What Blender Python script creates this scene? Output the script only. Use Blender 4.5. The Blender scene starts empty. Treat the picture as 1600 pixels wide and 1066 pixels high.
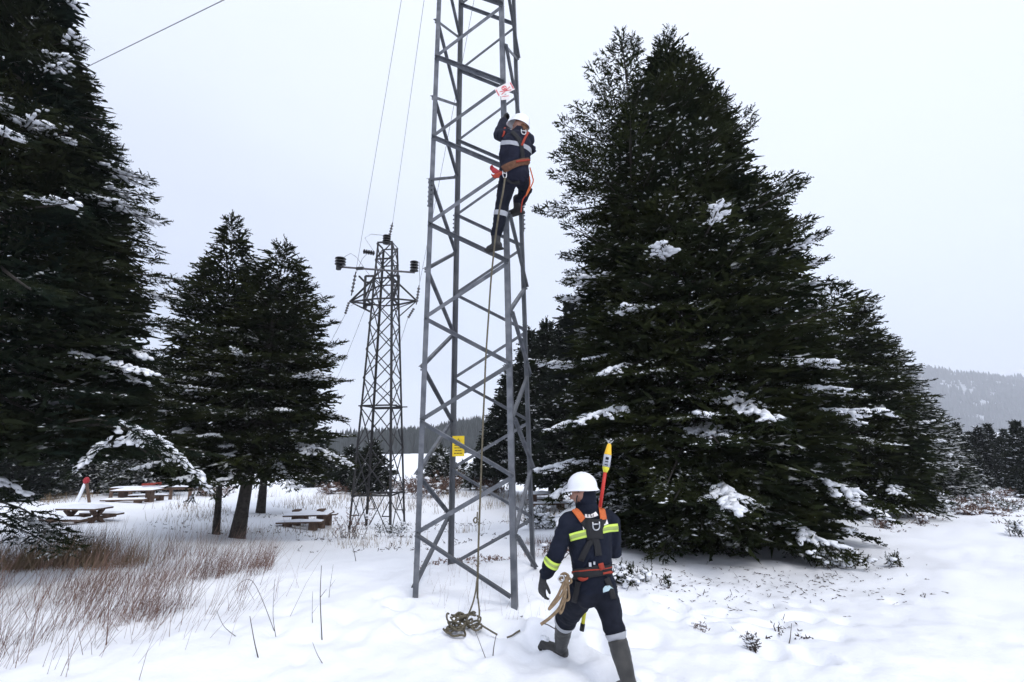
import bpy, bmesh, math, random
import numpy as np
from mathutils import Vector, Matrix, noise
from mathutils.bvhtree import BVHTree

S = bpy.context.scene
COL = S.collection
R = math.radians

# ------------------------------------------------------------------ camera, sky, sun, exposure
CAMZ, FPX, PITCH, ROLL = 1.73, 739.3, 0.1974, 0.0138
cd = bpy.data.cameras.new('camera'); cam = bpy.data.objects.new('camera', cd); COL.objects.link(cam)
cd.sensor_width = 36.0; cd.lens = 36.0 * FPX / 1600.0; cd.clip_start = 0.05; cd.clip_end = 9000
CM = Matrix.Translation((0, 0, CAMZ)) @ Matrix.Rotation(math.pi / 2 + PITCH, 4, 'X') @ Matrix.Rotation(-ROLL, 4, 'Z')
cam.matrix_world = CM
S.camera = cam
CR = CM.to_3x3()

W = bpy.data.worlds.new('World'); S.world = W; W.use_nodes = True
nt = W.node_tree; nt.nodes.clear()
def N(t, **k):
    n = nt.nodes.new(t)
    for a, b in k.items(): setattr(n, a, b)
    return n
SUN_EL, SUN_ROT = 52, 150
sky = N('ShaderNodeTexSky', sky_type='NISHITA', sun_disc=False, sun_elevation=R(SUN_EL), sun_rotation=R(SUN_ROT))
tc = N('ShaderNodeTexCoord'); sep = N('ShaderNodeSeparateXYZ'); nt.links.new(tc.outputs['Generated'], sep.inputs[0])
nz = N('ShaderNodeTexNoise'); nz.inputs['Scale'].default_value = 1.6; nz.inputs['Detail'].default_value = 3
mp = N('ShaderNodeMapping'); mp.inputs['Scale'].default_value = (1, 1, 2.2)
nt.links.new(tc.outputs['Generated'], mp.inputs[0]); nt.links.new(mp.outputs[0], nz.inputs['Vector'])
ad = N('ShaderNodeMath', operation='MULTIPLY_ADD'); ad.inputs[1].default_value = 0.22
nt.links.new(nz.outputs['Fac'], ad.inputs[0])
mx = N('ShaderNodeMath', operation='MULTIPLY_ADD'); mx.inputs[1].default_value = 0.22; nt.links.new(sep.outputs['X'], mx.inputs[0]); nt.links.new(sep.outputs['Z'], mx.inputs[2])
nt.links.new(mx.outputs[0], ad.inputs[2])
cr = N('ShaderNodeValToRGB'); nt.links.new(ad.outputs[0], cr.inputs[0])
e = cr.color_ramp.elements
e[0].position = 0.05; e[0].color = (.36, .385, .46, 1)
e[1].position = 0.88; e[1].color = (.86, .91, 1.0, 1)
for p, c in ((.20, (.44, .47, .565, 1)), (.36, (.59, .63, .745, 1)), (.58, (.735, .785, .90, 1))):
    x = e.new(p); x.color = c
mixn = N('ShaderNodeMix', data_type='RGBA'); mixn.inputs[0].default_value = 0.03
nt.links.new(cr.outputs[0], mixn.inputs[6]); nt.links.new(sky.outputs[0], mixn.inputs[7])
bg = N('ShaderNodeBackground'); bg.inputs['Strength'].default_value = 1.06
nt.links.new(mixn.outputs[2], bg.inputs['Color'])
ow = N('ShaderNodeOutputWorld'); nt.links.new(bg.outputs[0], ow.inputs['Surface'])

sd = bpy.data.lights.new('sun', 'SUN'); sd.energy = 1.45; sd.angle = R(22); sd.color = (1, .97, .93)
so = bpy.data.objects.new('sun', sd); COL.objects.link(so)
az, el = R(SUN_ROT), R(SUN_EL)
so.rotation_euler = Vector((math.sin(az) * math.cos(el), math.cos(az) * math.cos(el), math.sin(el))).to_track_quat('Z', 'Y').to_euler()

S.view_settings.view_transform = 'Standard'; S.view_settings.look = 'None'
S.view_settings.exposure = 0.12; S.view_settings.gamma = 1.0; S.view_settings.use_curve_mapping = False
S.render.engine = 'CYCLES'
cy = S.cycles
cy.use_denoising = True; cy.max_bounces = 6; cy.diffuse_bounces = 3; cy.glossy_bounces = 2
cy.transmission_bounces = 2; cy.volume_bounces = 1; cy.transparent_max_bounces = 6
cy.use_adaptive_sampling = True; cy.adaptive_threshold = 0.02
cy.filter_width = 1.5

# ------------------------------------------------------------------ small helpers
def at(px, py, D):
    """World point on the vertical plane y = D that lies in the direction of a pixel of the photograph."""
    d = CR @ Vector(((px - 800) / FPX, (533 - py) / FPX, -1.0))
    return Vector((0, 0, CAMZ)) + d * (D / d.y)
def tagp(o, label=None, cat=None, group=None, kind=None):
    if label: o['label'] = label
    if cat: o['category'] = cat
    if group: o['group'] = group
    if kind: o['kind'] = kind
    return o
def empty(name, loc, label, cat, group=None):
    o = bpy.data.objects.new(name, None); COL.objects.link(o); o.location = loc; o.empty_display_size = .1
    return tagp(o, label, cat, group)
def link(name, me, m=None, parent=None):
    o = bpy.data.objects.new(name, me); COL.objects.link(o)
    if m is not None and not me.materials: me.materials.append(m)
    if parent is not None:
        o.parent = parent
        base = parent
        off = Vector(base.location)
        while base.parent: base = base.parent; off += Vector(base.location)
        o.location = -off if not parent.get('_local') else (0, 0, 0)
    return o
def mesh_np(name, V, F, smooth=False, tri=True):
    """V (n,3), F (m,3|4) numpy -> mesh, fast."""
    me = bpy.data.meshes.new(name); k = F.shape[1]
    me.vertices.add(len(V)); me.vertices.foreach_set('co', np.asarray(V, np.float32).ravel())
    me.loops.add(F.size); me.loops.foreach_set('vertex_index', F.astype(np.int32).ravel())
    me.polygons.add(len(F)); me.polygons.foreach_set('loop_start', np.arange(0, F.size, k, dtype=np.int32))
    me.polygons.foreach_set('use_smooth', np.full(len(F), smooth))
    me.update(calc_edges=True); me.validate()
    return me
def smooth(me, v=True):
    me.polygons.foreach_set('use_smooth', np.full(len(me.polygons), v)); me.update(); return me

class MB:
    """collects boxes, bars, tubes, lathes in world space; build() links ONE mesh object"""
    def __init__(s): s.v = []; s.f = []
    def add(s, vs, fs):
        o = len(s.v); s.v += [tuple(v) for v in vs]; s.f += [tuple(i + o for i in f) for f in fs]; return s
    def box(s, c, d, m=None):
        vs = []
        for x in (-.5, .5):
            for y in (-.5, .5):
                for z in (-.5, .5):
                    p = Vector((x * d[0], y * d[1], z * d[2]))
                    vs.append((m @ p if m else p) + Vector(c))
        return s.add(vs, [(0, 1, 3, 2), (4, 6, 7, 5), (0, 4, 5, 1), (2, 3, 7, 6), (0, 2, 6, 4), (1, 5, 7, 3)])
    def angle(s, a, b, u, v, w, t):
        """L profile from a to b; flanges run from the corner along u and v (unit), width w, thickness t"""
        a, b, u, v = Vector(a), Vector(b), Vector(u).normalized(), Vector(v).normalized()
        pr = [(0, 0), (w, 0), (w, t), (t, t), (t, w), (0, w)]
        vs = [a + u * x + v * y for x, y in pr] + [b + u * x + v * y for x, y in pr]
        fs = [(i, (i + 1) % 6, (i + 1) % 6 + 6, i + 6) for i in range(6)] + [(3, 2, 1, 0), (5, 4, 3, 0), (6, 7, 8, 9), (6, 9, 10, 11)]
        return s.add(vs, fs)
    def bar(s, a, b, w, h=None, up=(0, 0, 1)):
        a, b = Vector(a), Vector(b); h = h or w
        d = (b - a).normalized(); x = d.cross(Vector(up))
        if x.length < 1e-3: x = d.cross(Vector((1, 0, 0)))
        x.normalize(); y = x.cross(d)
        vs = [p + x * sx * w / 2 + y * sy * h / 2 for p in (a, b) for sx, sy in ((-1, -1), (1, -1), (1, 1), (-1, 1))]
        return s.add(vs, [(0, 1, 5, 4), (1, 2, 6, 5), (2, 3, 7, 6), (3, 0, 4, 7), (3, 2, 1, 0), (4, 5, 6, 7)])
    def tube(s, pts, r, n=6, cap=True):
        pts = [Vector(p) for p in pts]; m = len(pts)
        rs = r if isinstance(r, (list, tuple)) else [r] * m
        o = len(s.v); ref = None; vs = []
        for i, p in enumerate(pts):
            d = (pts[min(i + 1, m - 1)] - pts[max(i - 1, 0)]).normalized()
            if ref is None: ref = d.orthogonal().normalized()
            x = (ref - d * ref.dot(d)); x = x.normalized() if x.length > 1e-4 else d.orthogonal().normalized(); ref = x
            y = d.cross(x)
            vs += [p + (x * math.cos(a) + y * math.sin(a)) * rs[i] for a in (2 * math.pi * k / n for k in range(n))]
        fs = [(i * n + k, i * n + (k + 1) % n, (i + 1) * n + (k + 1) % n, (i + 1) * n + k) for i in range(m - 1) for k in range(n)]
        if cap: fs += [tuple(range(n - 1, -1, -1)), tuple((m - 1) * n + k for k in range(n))]
        return s.add(vs, fs)
    def lathe(s, base, axis, prof, n=12):
        """prof: (distance along the axis, radius)"""
        base, axis = Vector(base), Vector(axis).normalized(); x = axis.orthogonal().normalized(); y = axis.cross(x)
        vs = [base + axis * t + (x * math.cos(2 * math.pi * k / n) + y * math.sin(2 * math.pi * k / n)) * r for t, r in prof for k in range(n)]
        m = len(prof)
        fs = [(i * n + k, i * n + (k + 1) % n, (i + 1) * n + (k + 1) % n, (i + 1) * n + k) for i in range(m - 1) for k in range(n)]
        fs += [tuple(range(n - 1, -1, -1)), tuple((m - 1) * n + k for k in range(n))]
        return s.add(vs, fs)
    def mesh(s, name, sm=False):
        me = bpy.data.meshes.new(name); me.from_pydata(s.v, [], s.f); me.update()
        if sm: smooth(me)
        return me
    def build(s, name, m, parent=None, sm=False): return link(name, s.mesh(name, sm), m, parent)

# ------------------------------------------------------------------ materials
def mat(name, col, rough=.7, metal=0., var=None, vscale=3., bump=0., bscale=20., spec=.4, detail=4., dust=0.):
    m = bpy.data.materials.new(name); m.use_nodes = True; t = m.node_tree; b = t.nodes['Principled BSDF']
    b.inputs['Roughness'].default_value = rough; b.inputs['Metallic'].default_value = metal
    b.inputs['Specular IOR Level'].default_value = spec
    b.inputs['Base Color'].default_value = (*col, 1)
    co = t.nodes.new('ShaderNodeTexCoord')
    out = None
    if var is not None:
        n = t.nodes.new('ShaderNodeTexNoise'); n.inputs['Scale'].default_value = vscale; n.inputs['Detail'].default_value = detail
        t.links.new(co.outputs['Object'], n.inputs['Vector'])
        r = t.nodes.new('ShaderNodeValToRGB'); r.color_ramp.elements[0].position = .35; r.color_ramp.elements[1].position = .65
        r.color_ramp.elements[0].color = (*col, 1); r.color_ramp.elements[1].color = (*var, 1)
        t.links.new(n.outputs['Fac'], r.inputs[0]); out = r.outputs[0]
        t.links.new(out, b.inputs['Base Color'])
    if dust:
        g = t.nodes.new('ShaderNodeNewGeometry'); sp = t.nodes.new('ShaderNodeSeparateXYZ'); t.links.new(g.outputs['Normal'], sp.inputs[0])
        n2 = t.nodes.new('ShaderNodeTexNoise'); n2.inputs['Scale'].default_value = 2.3; n2.inputs['Detail'].default_value = 5; n2.inputs['Roughness'].default_value = .65
        t.links.new(co.outputs['Object'], n2.inputs['Vector'])
        mr = t.nodes.new('ShaderNodeMapRange'); mr.inputs['From Min'].default_value = .62 - dust * .25; mr.inputs['From Max'].default_value = .70 - dust * .15
        t.links.new(n2.outputs['Fac'], mr.inputs[0])
        mz = t.nodes.new('ShaderNodeMapRange'); mz.inputs['From Min'].default_value = .25; mz.inputs['From Max'].default_value = .8
        t.links.new(sp.outputs['Z'], mz.inputs[0])
        mu = t.nodes.new('ShaderNodeMath'); mu.operation = 'MULTIPLY'; t.links.new(mr.outputs[0], mu.inputs[0]); t.links.new(mz.outputs[0], mu.inputs[1])
        mi = t.nodes.new('ShaderNodeMix'); mi.data_type = 'RGBA'; mi.inputs[7].default_value = (.78, .8, .84, 1)
        mi.inputs[6].default_value = (*col, 1)
        if out: t.links.new(out, mi.inputs[6])
        t.links.new(mu.outputs[0], mi.inputs[0]); t.links.new(mi.outputs[2], b.inputs['Base Color'])
    if bump:
        n = t.nodes.new('ShaderNodeTexNoise'); n.inputs['Scale'].default_value = bscale; n.inputs['Detail'].default_value = 6
        t.links.new(co.outputs['Object'], n.inputs['Vector'])
        bp = t.nodes.new('ShaderNodeBump'); bp.inputs['Strength'].default_value = bump; bp.inputs['Distance'].default_value = .02
        t.links.new(n.outputs['Fac'], bp.inputs['Height']); t.links.new(bp.outputs[0], b.inputs['Normal'])
    return m
M = {}
M['snow'] = mat('snow', (.84, .865, .93), .55, bump=.5, bscale=14, spec=.25)
M['snowclump'] = mat('snow_clump', (.86, .88, .93), .6, bump=.5, bscale=40, spec=.2)
M['needles'] = mat('fir_needles', (.009, .014, .007), .85, var=(.026, .031, .010), vscale=1.3, spec=.04, dust=.22)
M['needles_left'] = mat('fir_needles_near', (.008, .014, .010), .85, var=(.022, .026, .011), vscale=1.1, spec=.03, dust=.2)
M['needles_dusty'] = mat('fir_needles_dusted', (.014, .021, .012), .8, var=(.028, .034, .016), vscale=1.3, spec=.1, dust=.95)
M['needles_far'] = mat('fir_needles_far', (.011, .016, .012), .85, var=(.022, .027, .016), vscale=.6, spec=.04, dust=.3)
M['bark'] = mat('bark', (.022, .018, .015), .9, var=(.05, .043, .037), vscale=14, bump=.8, bscale=30)
M['steel'] = mat('galvanised_steel', (.088, .096, .112), .55, .25, var=(.165, .172, .19), vscale=9, bump=.15, bscale=60)
M['steel_back'] = mat('galvanised_steel_worn', (.080, .086, .098), .6, .25, var=(.125, .132, .145), vscale=4, bump=.15, bscale=60)
M['steel_dark'] = mat('backlit_steel', (.028, .029, .033), .75, .1, var=(.050, .048, .050), vscale=3)  # rear pylon steel, backlit darkness put into the base colour
M['bolt'] = mat('bolt_steel', (.10, .11, .12), .5, .6)
M['insul'] = mat('insulator_black', (.012, .012, .014), .35)
M['insul_grey'] = mat('insulator_grey', (.12, .115, .12), .5)
M['wire'] = mat('cable', (.16, .16, .18), .6)
M['yellow'] = mat('sign_yellow', (.82, .58, .02), .45, var=(.72, .50, .02), vscale=12)
M['black'] = mat('black_print', (.012, .012, .012), .6)
M['signwhite'] = mat('sign_white', (.80, .77, .76), .5, var=(.72, .66, .64), vscale=30)
M['signred'] = mat('sign_red', (.55, .06, .08), .55, var=(.70, .28, .28), vscale=60)
M['navy'] = mat('navy_workwear', (.0045, .0068, .015), .8, var=(.008, .011, .023), vscale=9, bump=.5, bscale=22, spec=.18)
M['navy2'] = mat('dark_blue_workwear', (.008, .009, .019), .85, var=(.013, .015, .029), vscale=9, bump=.35, bscale=28, spec=.2)
M['trouser'] = mat('navy_trousers', (.004, .0055, .011), .88, var=(.010, .012, .021), vscale=9, bump=.35, bscale=24, spec=.2)
M['skin'] = mat('skin', (.27, .14, .10), .55, var=(.32, .165, .12), vscale=20)
M['hair'] = mat('hair', (.015, .012, .010), .8)
M['helmet'] = mat('white_helmet', (.80, .81, .85), .35, spec=.5)
M['boot'] = mat('rubber_boot', (.028, .028, .028), .5, var=(.052, .050, .047), vscale=12, bump=.2, bscale=40)
M['sole'] = mat('boot_sole', (.02, .02, .02), .8)
M['glove'] = mat('black_glove', (.012, .013, .014), .6, var=(.03, .03, .032), vscale=40)
M['orange'] = mat('orange_webbing', (.62, .15, .04), .8, var=(.50, .11, .03), vscale=60, bump=.3, bscale=200)
M['redstrap'] = mat('red_orange_webbing', (.30, .035, .018), .8)
M['webbing'] = mat('black_webbing', (.012, .012, .014), .8, bump=.3, bscale=200)
M['brownbelt'] = mat('brown_belt', (.09, .035, .016), .75, var=(.14, .06, .03), vscale=30)
M['hivis'] = mat('hi_vis_yellow', (.62, .80, .12), .5)
M['reflect'] = mat('reflective_silver', (.36, .37, .40), .4, .2)
M['reflect_y'] = mat('reflective_centre', (.34, .42, .12), .4, .2)
M['metal'] = mat('forged_metal', (.55, .56, .58), .3, .9)
M['rope'] = mat('climbing_rope', (.15, .13, .09), .9, var=(.10, .088, .062), vscale=30, bump=.6, bscale=120)
M['rope_tan'] = mat('tan_rope', (.30, .215, .13), .9, var=(.19, .13, .08), vscale=40, bump=.5, bscale=160)
M['polered'] = mat('pole_red', (.50, .025, .015), .4)
M['poleyellow'] = mat('pole_yellow', (.75, .70, .05), .4)
M['poleorange'] = mat('pole_orange_yellow', (.85, .50, .02), .4)
M['label'] = mat('grey_label', (.45, .47, .52), .5)
M['patch'] = mat('pale_blue_patch', (.42, .55, .60), .6)
M['wood'] = mat('bench_wood', (.085, .050, .036), .85, var=(.13, .085, .06), vscale=8, bump=.5, bscale=30)
M['redwood'] = mat('red_painted_wood', (.30, .04, .03), .8, var=(.20, .04, .03), vscale=12)
M['redcap'] = mat('red_cap', (.32, .015, .025), .6)
M['grass'] = mat('dry_grass', (.10, .068, .04), .9, var=(.30, .22, .13), vscale=1.5)
M['stem'] = mat('red_stem', (.10, .055, .045), .85, var=(.22, .13, .10), vscale=2)
M['twig'] = mat('dark_twig', (.045, .030, .024), .9)
M['brush'] = mat('russet_brush', (.085, .042, .032), .9, var=(.15, .09, .065), vscale=3, dust=.5)
M['forest'] = mat('far_forest', (.028, .034, .034), .9, var=(.05, .058, .058), vscale=.02)

# ------------------------------------------------------------------ ground heights (thin plate spline through measured spots)
def A(px, py, D):
    p = at(px, py, D); return (p.x, p.y, p.z)
TWX, TWY, TYAW, TW0, TK, TH = -.691 * .64, 9.7153 * .64, -.2155, .9346 * .64, .0134, .64
spots = [(0, 0, .0), (-4, 0, 0), (4, 0, 0), (0, -6, 0), (-10, -4, 0), (10, -4, 0), (0, 2.4, -.12), (-3, 2.5, -.1), (3, 2.5, -.15),
    (TWX, TWY, .02), (TWX - .9, TWY - .4, .0), (TWX + .9, TWY - .9, -.04), (TWX + .3, TWY + .9, .0),
    A(985, 1096, 4.05), A(875, 1030, 4.72), A(720, 990, 5.05), A(600, 1040, 4.5), A(400, 1040, 4.5), A(200, 1000, 4.75), A(30, 1050, 4.5),
    A(1300, 1040, 4.35), A(1560, 1050, 4.3), A(1500, 950, 5.6), A(1250, 960, 5.6), A(1100, 915, 6.6), A(1250, 890, 7.4), A(1450, 860, 8.4), A(1600, 855, 8.6),
    A(1340, 803, 12.5), A(1500, 798, 13.5), A(1600, 775, 22), A(1430, 775, 20), A(1200, 800, 14),
    A(50, 905, 6.6), A(300, 880, 7.6), A(372, 843, 12), A(200, 850, 10), A(60, 850, 9.5), A(480, 822, 15.2), A(480, 880, 9.0), A(560, 870, 9.5), A(590, 832, 16.2),
    A(140, 815, 13.0), A(30, 800, 15), A(250, 782, 21), A(500, 772, 26), A(700, 768, 26), A(850, 772, 26), A(850, 820, 14), A(780, 850, 10.5), A(60, 775, 24),
    A(1000, 780, 24), (-22, 12, -.3), (20, 10, -.5), (18, 3, -.1), (-18, 4, 0)]
SP = np.array(spots, float)
def _phi(r2): return np.where(r2 > 1e-12, .5 * r2 * np.log(np.maximum(r2, 1e-12)), 0)
_n = len(SP); _K = _phi(((SP[:, None, :2] - SP[None, :, :2]) ** 2).sum(-1)) + np.eye(_n) * 1.2
_P = np.c_[np.ones(_n), SP[:, :2]]
_A = np.block([[_K, _P], [_P.T, np.zeros((3, 3))]]); _c = np.linalg.solve(_A, np.r_[SP[:, 2], 0, 0, 0])
def vnoise(x, y, seed=0):
    """smooth value noise, vectorised"""
    x = np.asarray(x, float) + 1000.5; y = np.asarray(y, float) + 1000.5
    xi = np.floor(x).astype(np.int64); yi = np.floor(y).astype(np.int64); fx = x - xi; fy = y - yi
    fx = fx * fx * (3 - 2 * fx); fy = fy * fy * (3 - 2 * fy)
    def h(a, b):
        n = (a * 374761393 + b * 668265263 + seed * 362437) & 0x7fffffff
        n = ((n ^ (n >> 13)) * 1274126177) & 0x7fffffff
        return ((n ^ (n >> 16)) & 0xffff) / 65535.0 * 2 - 1
    return (h(xi, yi) * (1 - fx) + h(xi + 1, yi) * fx) * (1 - fy) + (h(xi, yi + 1) * (1 - fx) + h(xi + 1, yi + 1) * fx) * fy
rng0 = np.random.default_rng(5)
dents = [(.72, 3.45), (.45, 3.0), (1.0, 3.75), (.62, 4.25), (.35, 4.55), (.15, 4.9), (-.1, 5.1), (.2, 5.3), (-.35, 5.2), (-.6, 5.35), (-.2, 4.7), (.5, 5.0), (.75, 4.9), (-.9, 5.2), (-.45, 4.6)]
dents += [(.45 + rng0.normal(0, .5), 5.2 + rng0.normal(0, .45)) for _ in range(16)] + [(2.2 + rng0.normal(0, .9), 5.6 + rng0.normal(0, .5)) for _ in range(26)]
dents += [(-1.5 + rng0.normal(0, .7), 5.2 + rng0.normal(0, .5)) for _ in range(9)]
_r = random.Random(12); prints = []
def trail(pts, step=.62):
    for i in range(len(pts) - 1):
        (xa, ya), (xb, yb) = pts[i], pts[i + 1]; L_ = math.hypot(xb - xa, yb - ya); c_ = math.atan2(yb - ya, xb - xa); n_ = max(1, int(L_ / step * 2))
        for k in range(n_):
            f = (k + .5) / n_; s_ = .11 * (-1) ** k; prints.append((xa + (xb - xa) * f - math.sin(c_) * s_ + _r.gauss(0, .03), ya + (yb - ya) * f + math.cos(c_) * s_ + _r.gauss(0, .03), c_ + _r.gauss(0, .15), _r.uniform(.07, .12)))
trail([(1.9, 2.6), (1.25, 3.6), (.55, 4.9), (.1, 5.2)]); trail([(.1, 5.25), (-.8, 5.1), (-1.5, 5.6)], .7); trail([(.2, 5.3), (.7, 6.0), (1.9, 5.6), (3.2, 5.4)], .7); trail([(2.9, 4.4), (2.2, 5.2), (1.5, 5.9)], .75)
def gz(x, y, fine=True):
    x = np.atleast_1d(np.asarray(x, float)); y = np.atleast_1d(np.asarray(y, float))
    r = np.hypot(x, y); k = np.minimum(1, 27.0 / np.maximum(r, 1e-6)); xc, yc = x * k, y * k
    z = _c[_n] + _c[_n + 1] * xc + _c[_n + 2] * yc
    for i in range(_n): z = z + _c[i] * _phi((xc - SP[i, 0]) ** 2 + (yc - SP[i, 1]) ** 2)
    far = np.maximum(r - 26, 0)
    z = z - 1.2 * (1 - np.exp(-far / 25)) - .012 * np.clip(far - 20, 0, 160)
    if fine:
        w = np.clip((r - 2) / 2, 0, 1)
        z = z + w * (.045 * vnoise(x * .8, y * .8, 1) + .028 * vnoise(x * 2.1, y * 2.1, 2) + .013 * vnoise(x * 5, y * 5, 3) + .007 * vnoise(x * 12, y * 12, 4))
        tr_ = np.exp(-((x - .9) ** 2 / 6 + (y - 5.0) ** 2 / 1.3)) + .7 * np.exp(-((x + .6) ** 2 / 1.2 + (y - 5.3) ** 2 / .8))
        z = z + w * tr_ * (.030 * vnoise(x * 4.2 + 9, y * 4.2, 11) + .016 * vnoise(x * 9, y * 9, 12))
        z = z + .10 * vnoise(x * .22, y * .22, 7) * np.clip((r - 12) / 8, 0, 1)
        for (a, b) in dents:
            d2 = ((x - a) ** 2 + ((y - b) * 1.0) ** 2)
            z = z - .05 * np.exp(-d2 / .010)
        for (a, b, c_, dp) in prints:
            u = (x - a) * math.cos(c_) + (y - b) * math.sin(c_); v = -(x - a) * math.sin(c_) + (y - b) * math.cos(c_)
            q = (u / .17) ** 4 + (v / .075) ** 4; q2 = (u / .24) ** 2 + (v / .14) ** 2
            z = z - dp * np.exp(-np.minimum(q, 40)) + .018 * np.exp(-(np.sqrt(q2) - 1.05) ** 2 / .05)
    return z
def g(x, y): return float(gz(x, y)[0])
def gpt(px, py, D):
    """ground point below / above the pixel at distance D"""
    p = at(px, py, D); return Vector((p.x, p.y, g(p.x, p.y)))

# the ground sheet: rings about the viewpoint, finer in front
angs = np.unique(np.r_[np.linspace(-60, 60, 330), np.linspace(62, 298, 60)]); angs = angs[angs < 298 - 1e-6]
angs = np.r_[angs]
radii = np.r_[.6, 1.2, 1.8, 2.3, np.linspace(2.7, 7.5, 105), np.geomspace(7.6, 30, 85), np.geomspace(31, 4000, 40)]
aa, rr = np.meshgrid(np.radians(angs), radii)
gx, gy = rr * np.sin(aa), rr * np.cos(aa)
gzv = gz(gx.ravel(), gy.ravel())
V = np.c_[gx.ravel(), gy.ravel(), gzv]
na, nr = len(angs), len(radii)
idx = np.arange(na * nr).reshape(nr, na)
i0 = idx[:-1]; i1 = idx[1:]
F = np.stack([i0, i1, np.roll(i1, -1, 1), np.roll(i0, -1, 1)], -1).reshape(-1, 4)
V = np.r_[V, [[0, 0, float(gz(0, 0)[0])]]]
me = mesh_np('snow_ground', V, F, True)
bm = bmesh.new(); bm.from_mesh(me); bm.verts.ensure_lookup_table(); c0 = bm.verts[len(V) - 1]
for k in range(na): bm.faces.new((bm.verts[idx[0, k]], bm.verts[idx[0, (k + 1) % na]], c0))
bmesh.ops.recalc_face_normals(bm, faces=bm.faces)
bm.to_mesh(me); bm.free(); smooth(me)
# snow with needle litter and thin patches
ms = bpy.data.materials.new('snow_cover'); ms.use_nodes = True; t = ms.node_tree; b = t.nodes['Principled BSDF']
b.inputs['Roughness'].default_value = .6; b.inputs['Specular IOR Level'].default_value = .2
co = t.nodes.new('ShaderNodeTexCoord')
def tn(sc, det=6, ro=.55):
    n = t.nodes.new('ShaderNodeTexNoise'); n.inputs['Scale'].default_value = sc; n.inputs['Detail'].default_value = det; n.inputs['Roughness'].default_value = ro
    t.links.new(co.outputs['Object'], n.inputs['Vector']); return n
a1 = tn(.35, 3); a2 = tn(9, 8, .7)
m1 = t.nodes.new('ShaderNodeMapRange'); m1.inputs['From Min'].default_value = .58; m1.inputs['From Max'].default_value = .72; t.links.new(a1.outputs['Fac'], m1.inputs[0])
m2 = t.nodes.new('ShaderNodeMapRange'); m2.inputs['From Min'].default_value = .60; m2.inputs['From Max'].default_value = .68; t.links.new(a2.outputs['Fac'], m2.inputs[0])
mu = t.nodes.new('ShaderNodeMath'); mu.operation = 'MULTIPLY'; t.links.new(m1.outputs[0], mu.inputs[0]); t.links.new(m2.outputs[0], mu.inputs[1])
mi = t.nodes.new('ShaderNodeMix'); mi.data_type = 'RGBA'; mi.inputs[6].default_value = (.87, .885, .935, 1); mi.inputs[7].default_value = (.26, .21, .18, 1)
t.links.new(mu.outputs[0], mi.inputs[0]); t.links.new(mi.outputs[2], b.inputs['Base Color'])
n3 = tn(22, 8, .6); bp = t.nodes.new('ShaderNodeBump'); bp.inputs['Strength'].default_value = .35; bp.inputs['Distance'].default_value = .02
t.links.new(n3.outputs['Fac'], bp.inputs['Height']); t.links.new(bp.outputs[0], b.inputs['Normal'])
tagp(link('snow_ground', me, ms), kind='structure')

# ------------------------------------------------------------------ far hills
def ridge(name, pts, D, depth, m, seed, amp, nx=160, ny=26):
    """pts: (px, py) of the crest seen at distance D; a real hill with a front and a back slope"""
    P = [at(px, py, D) for px, py in pts]
    xs = np.array([p.x for p in P]); zs = np.array([p.z for p in P])
    X = np.linspace(xs[0], xs[-1], nx); T = np.linspace(-1, 1, ny)
    top = np.interp(X, xs, zs)
    XX, TT = np.meshgrid(X, T); base = float(gz(0, D, False)[0]) - 3
    prof = np.where(TT < 0, (1 + TT), (1 - TT * .9)); prof = prof ** .85
    Z = base + (top[None, :] - base) * prof + amp * vnoise(XX / (depth * .3), TT * 3, seed) * np.sin(np.clip((TT + 1), 0, 1) * math.pi) + amp * .35 * vnoise(XX / (depth * .08), TT * 11, seed + 1) * np.clip((TT + 1), 0, 1)
    Y = D + TT * depth
    Vv = np.c_[XX.ravel(), Y.ravel(), Z.ravel()]; I = np.arange(nx * ny).reshape(ny, nx)
    Ff = np.stack([I[:-1, :-1], I[:-1, 1:], I[1:, 1:], I[1:, :-1]], -1).reshape(-1, 4)
    o = link(name, mesh_np(name, Vv, Ff, True), m); tagp(o, kind='structure')
    return X, T, Y, Z
def far_trees(name, rid, n, h, seed, m, thr=-.2, tmax=.15):
    X, T, Y, Z = rid; r = np.random.default_rng(seed)
    u = r.random(n) * (len(X) - 1.001); v = r.random(n) * (np.searchsorted(T, tmax) - 1.001)
    ui, vi = u.astype(int), v.astype(int); fu, fv = u - ui, v - vi
    x = X[ui] + fu * (X[1] - X[0]); y = Y[vi, 0] + fv * (Y[1, 0] - Y[0, 0])
    z = (Z[vi, ui] * (1 - fu) + Z[vi, ui + 1] * fu) * (1 - fv) + (Z[vi + 1, ui] * (1 - fu) + Z[vi + 1, ui + 1] * fu) * fv
    keep = vnoise(x / 60, y / 60, seed) + .5 * vnoise(x / 17, y / 17, seed + 3) > thr
    x, y, z = x[keep], y[keep], z[keep]; n = len(x)
    hh = h * (.6 + .7 * r.random(n)); w = hh * (.2 + .08 * r.random(n)); a0 = r.random(n) * 6.28
    vs = []
    for k in range(5):
        a = a0 + k * 1.2566; vs.append(np.c_[x + w * np.cos(a), y + w * np.sin(a), z + hh * .02 * (k % 2)])
    vs.append(np.c_[x, y, z + hh]); Vv = np.stack(vs, 1).reshape(-1, 3)
    b = np.arange(n)[:, None] * 6
    Ff = np.concatenate([np.c_[b + k, b + (k + 1) % 5, b + 5] for k in range(5)], 0)
    tagp(link(name, mesh_np(name, Vv, Ff), m), kind='stuff')
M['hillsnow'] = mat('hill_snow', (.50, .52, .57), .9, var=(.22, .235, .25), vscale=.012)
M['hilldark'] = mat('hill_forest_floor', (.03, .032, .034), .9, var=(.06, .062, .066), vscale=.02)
M['peaksnow'] = mat('peak_snow', (.80, .82, .88), .9, var=(.55, .57, .62), vscale=.006)
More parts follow.
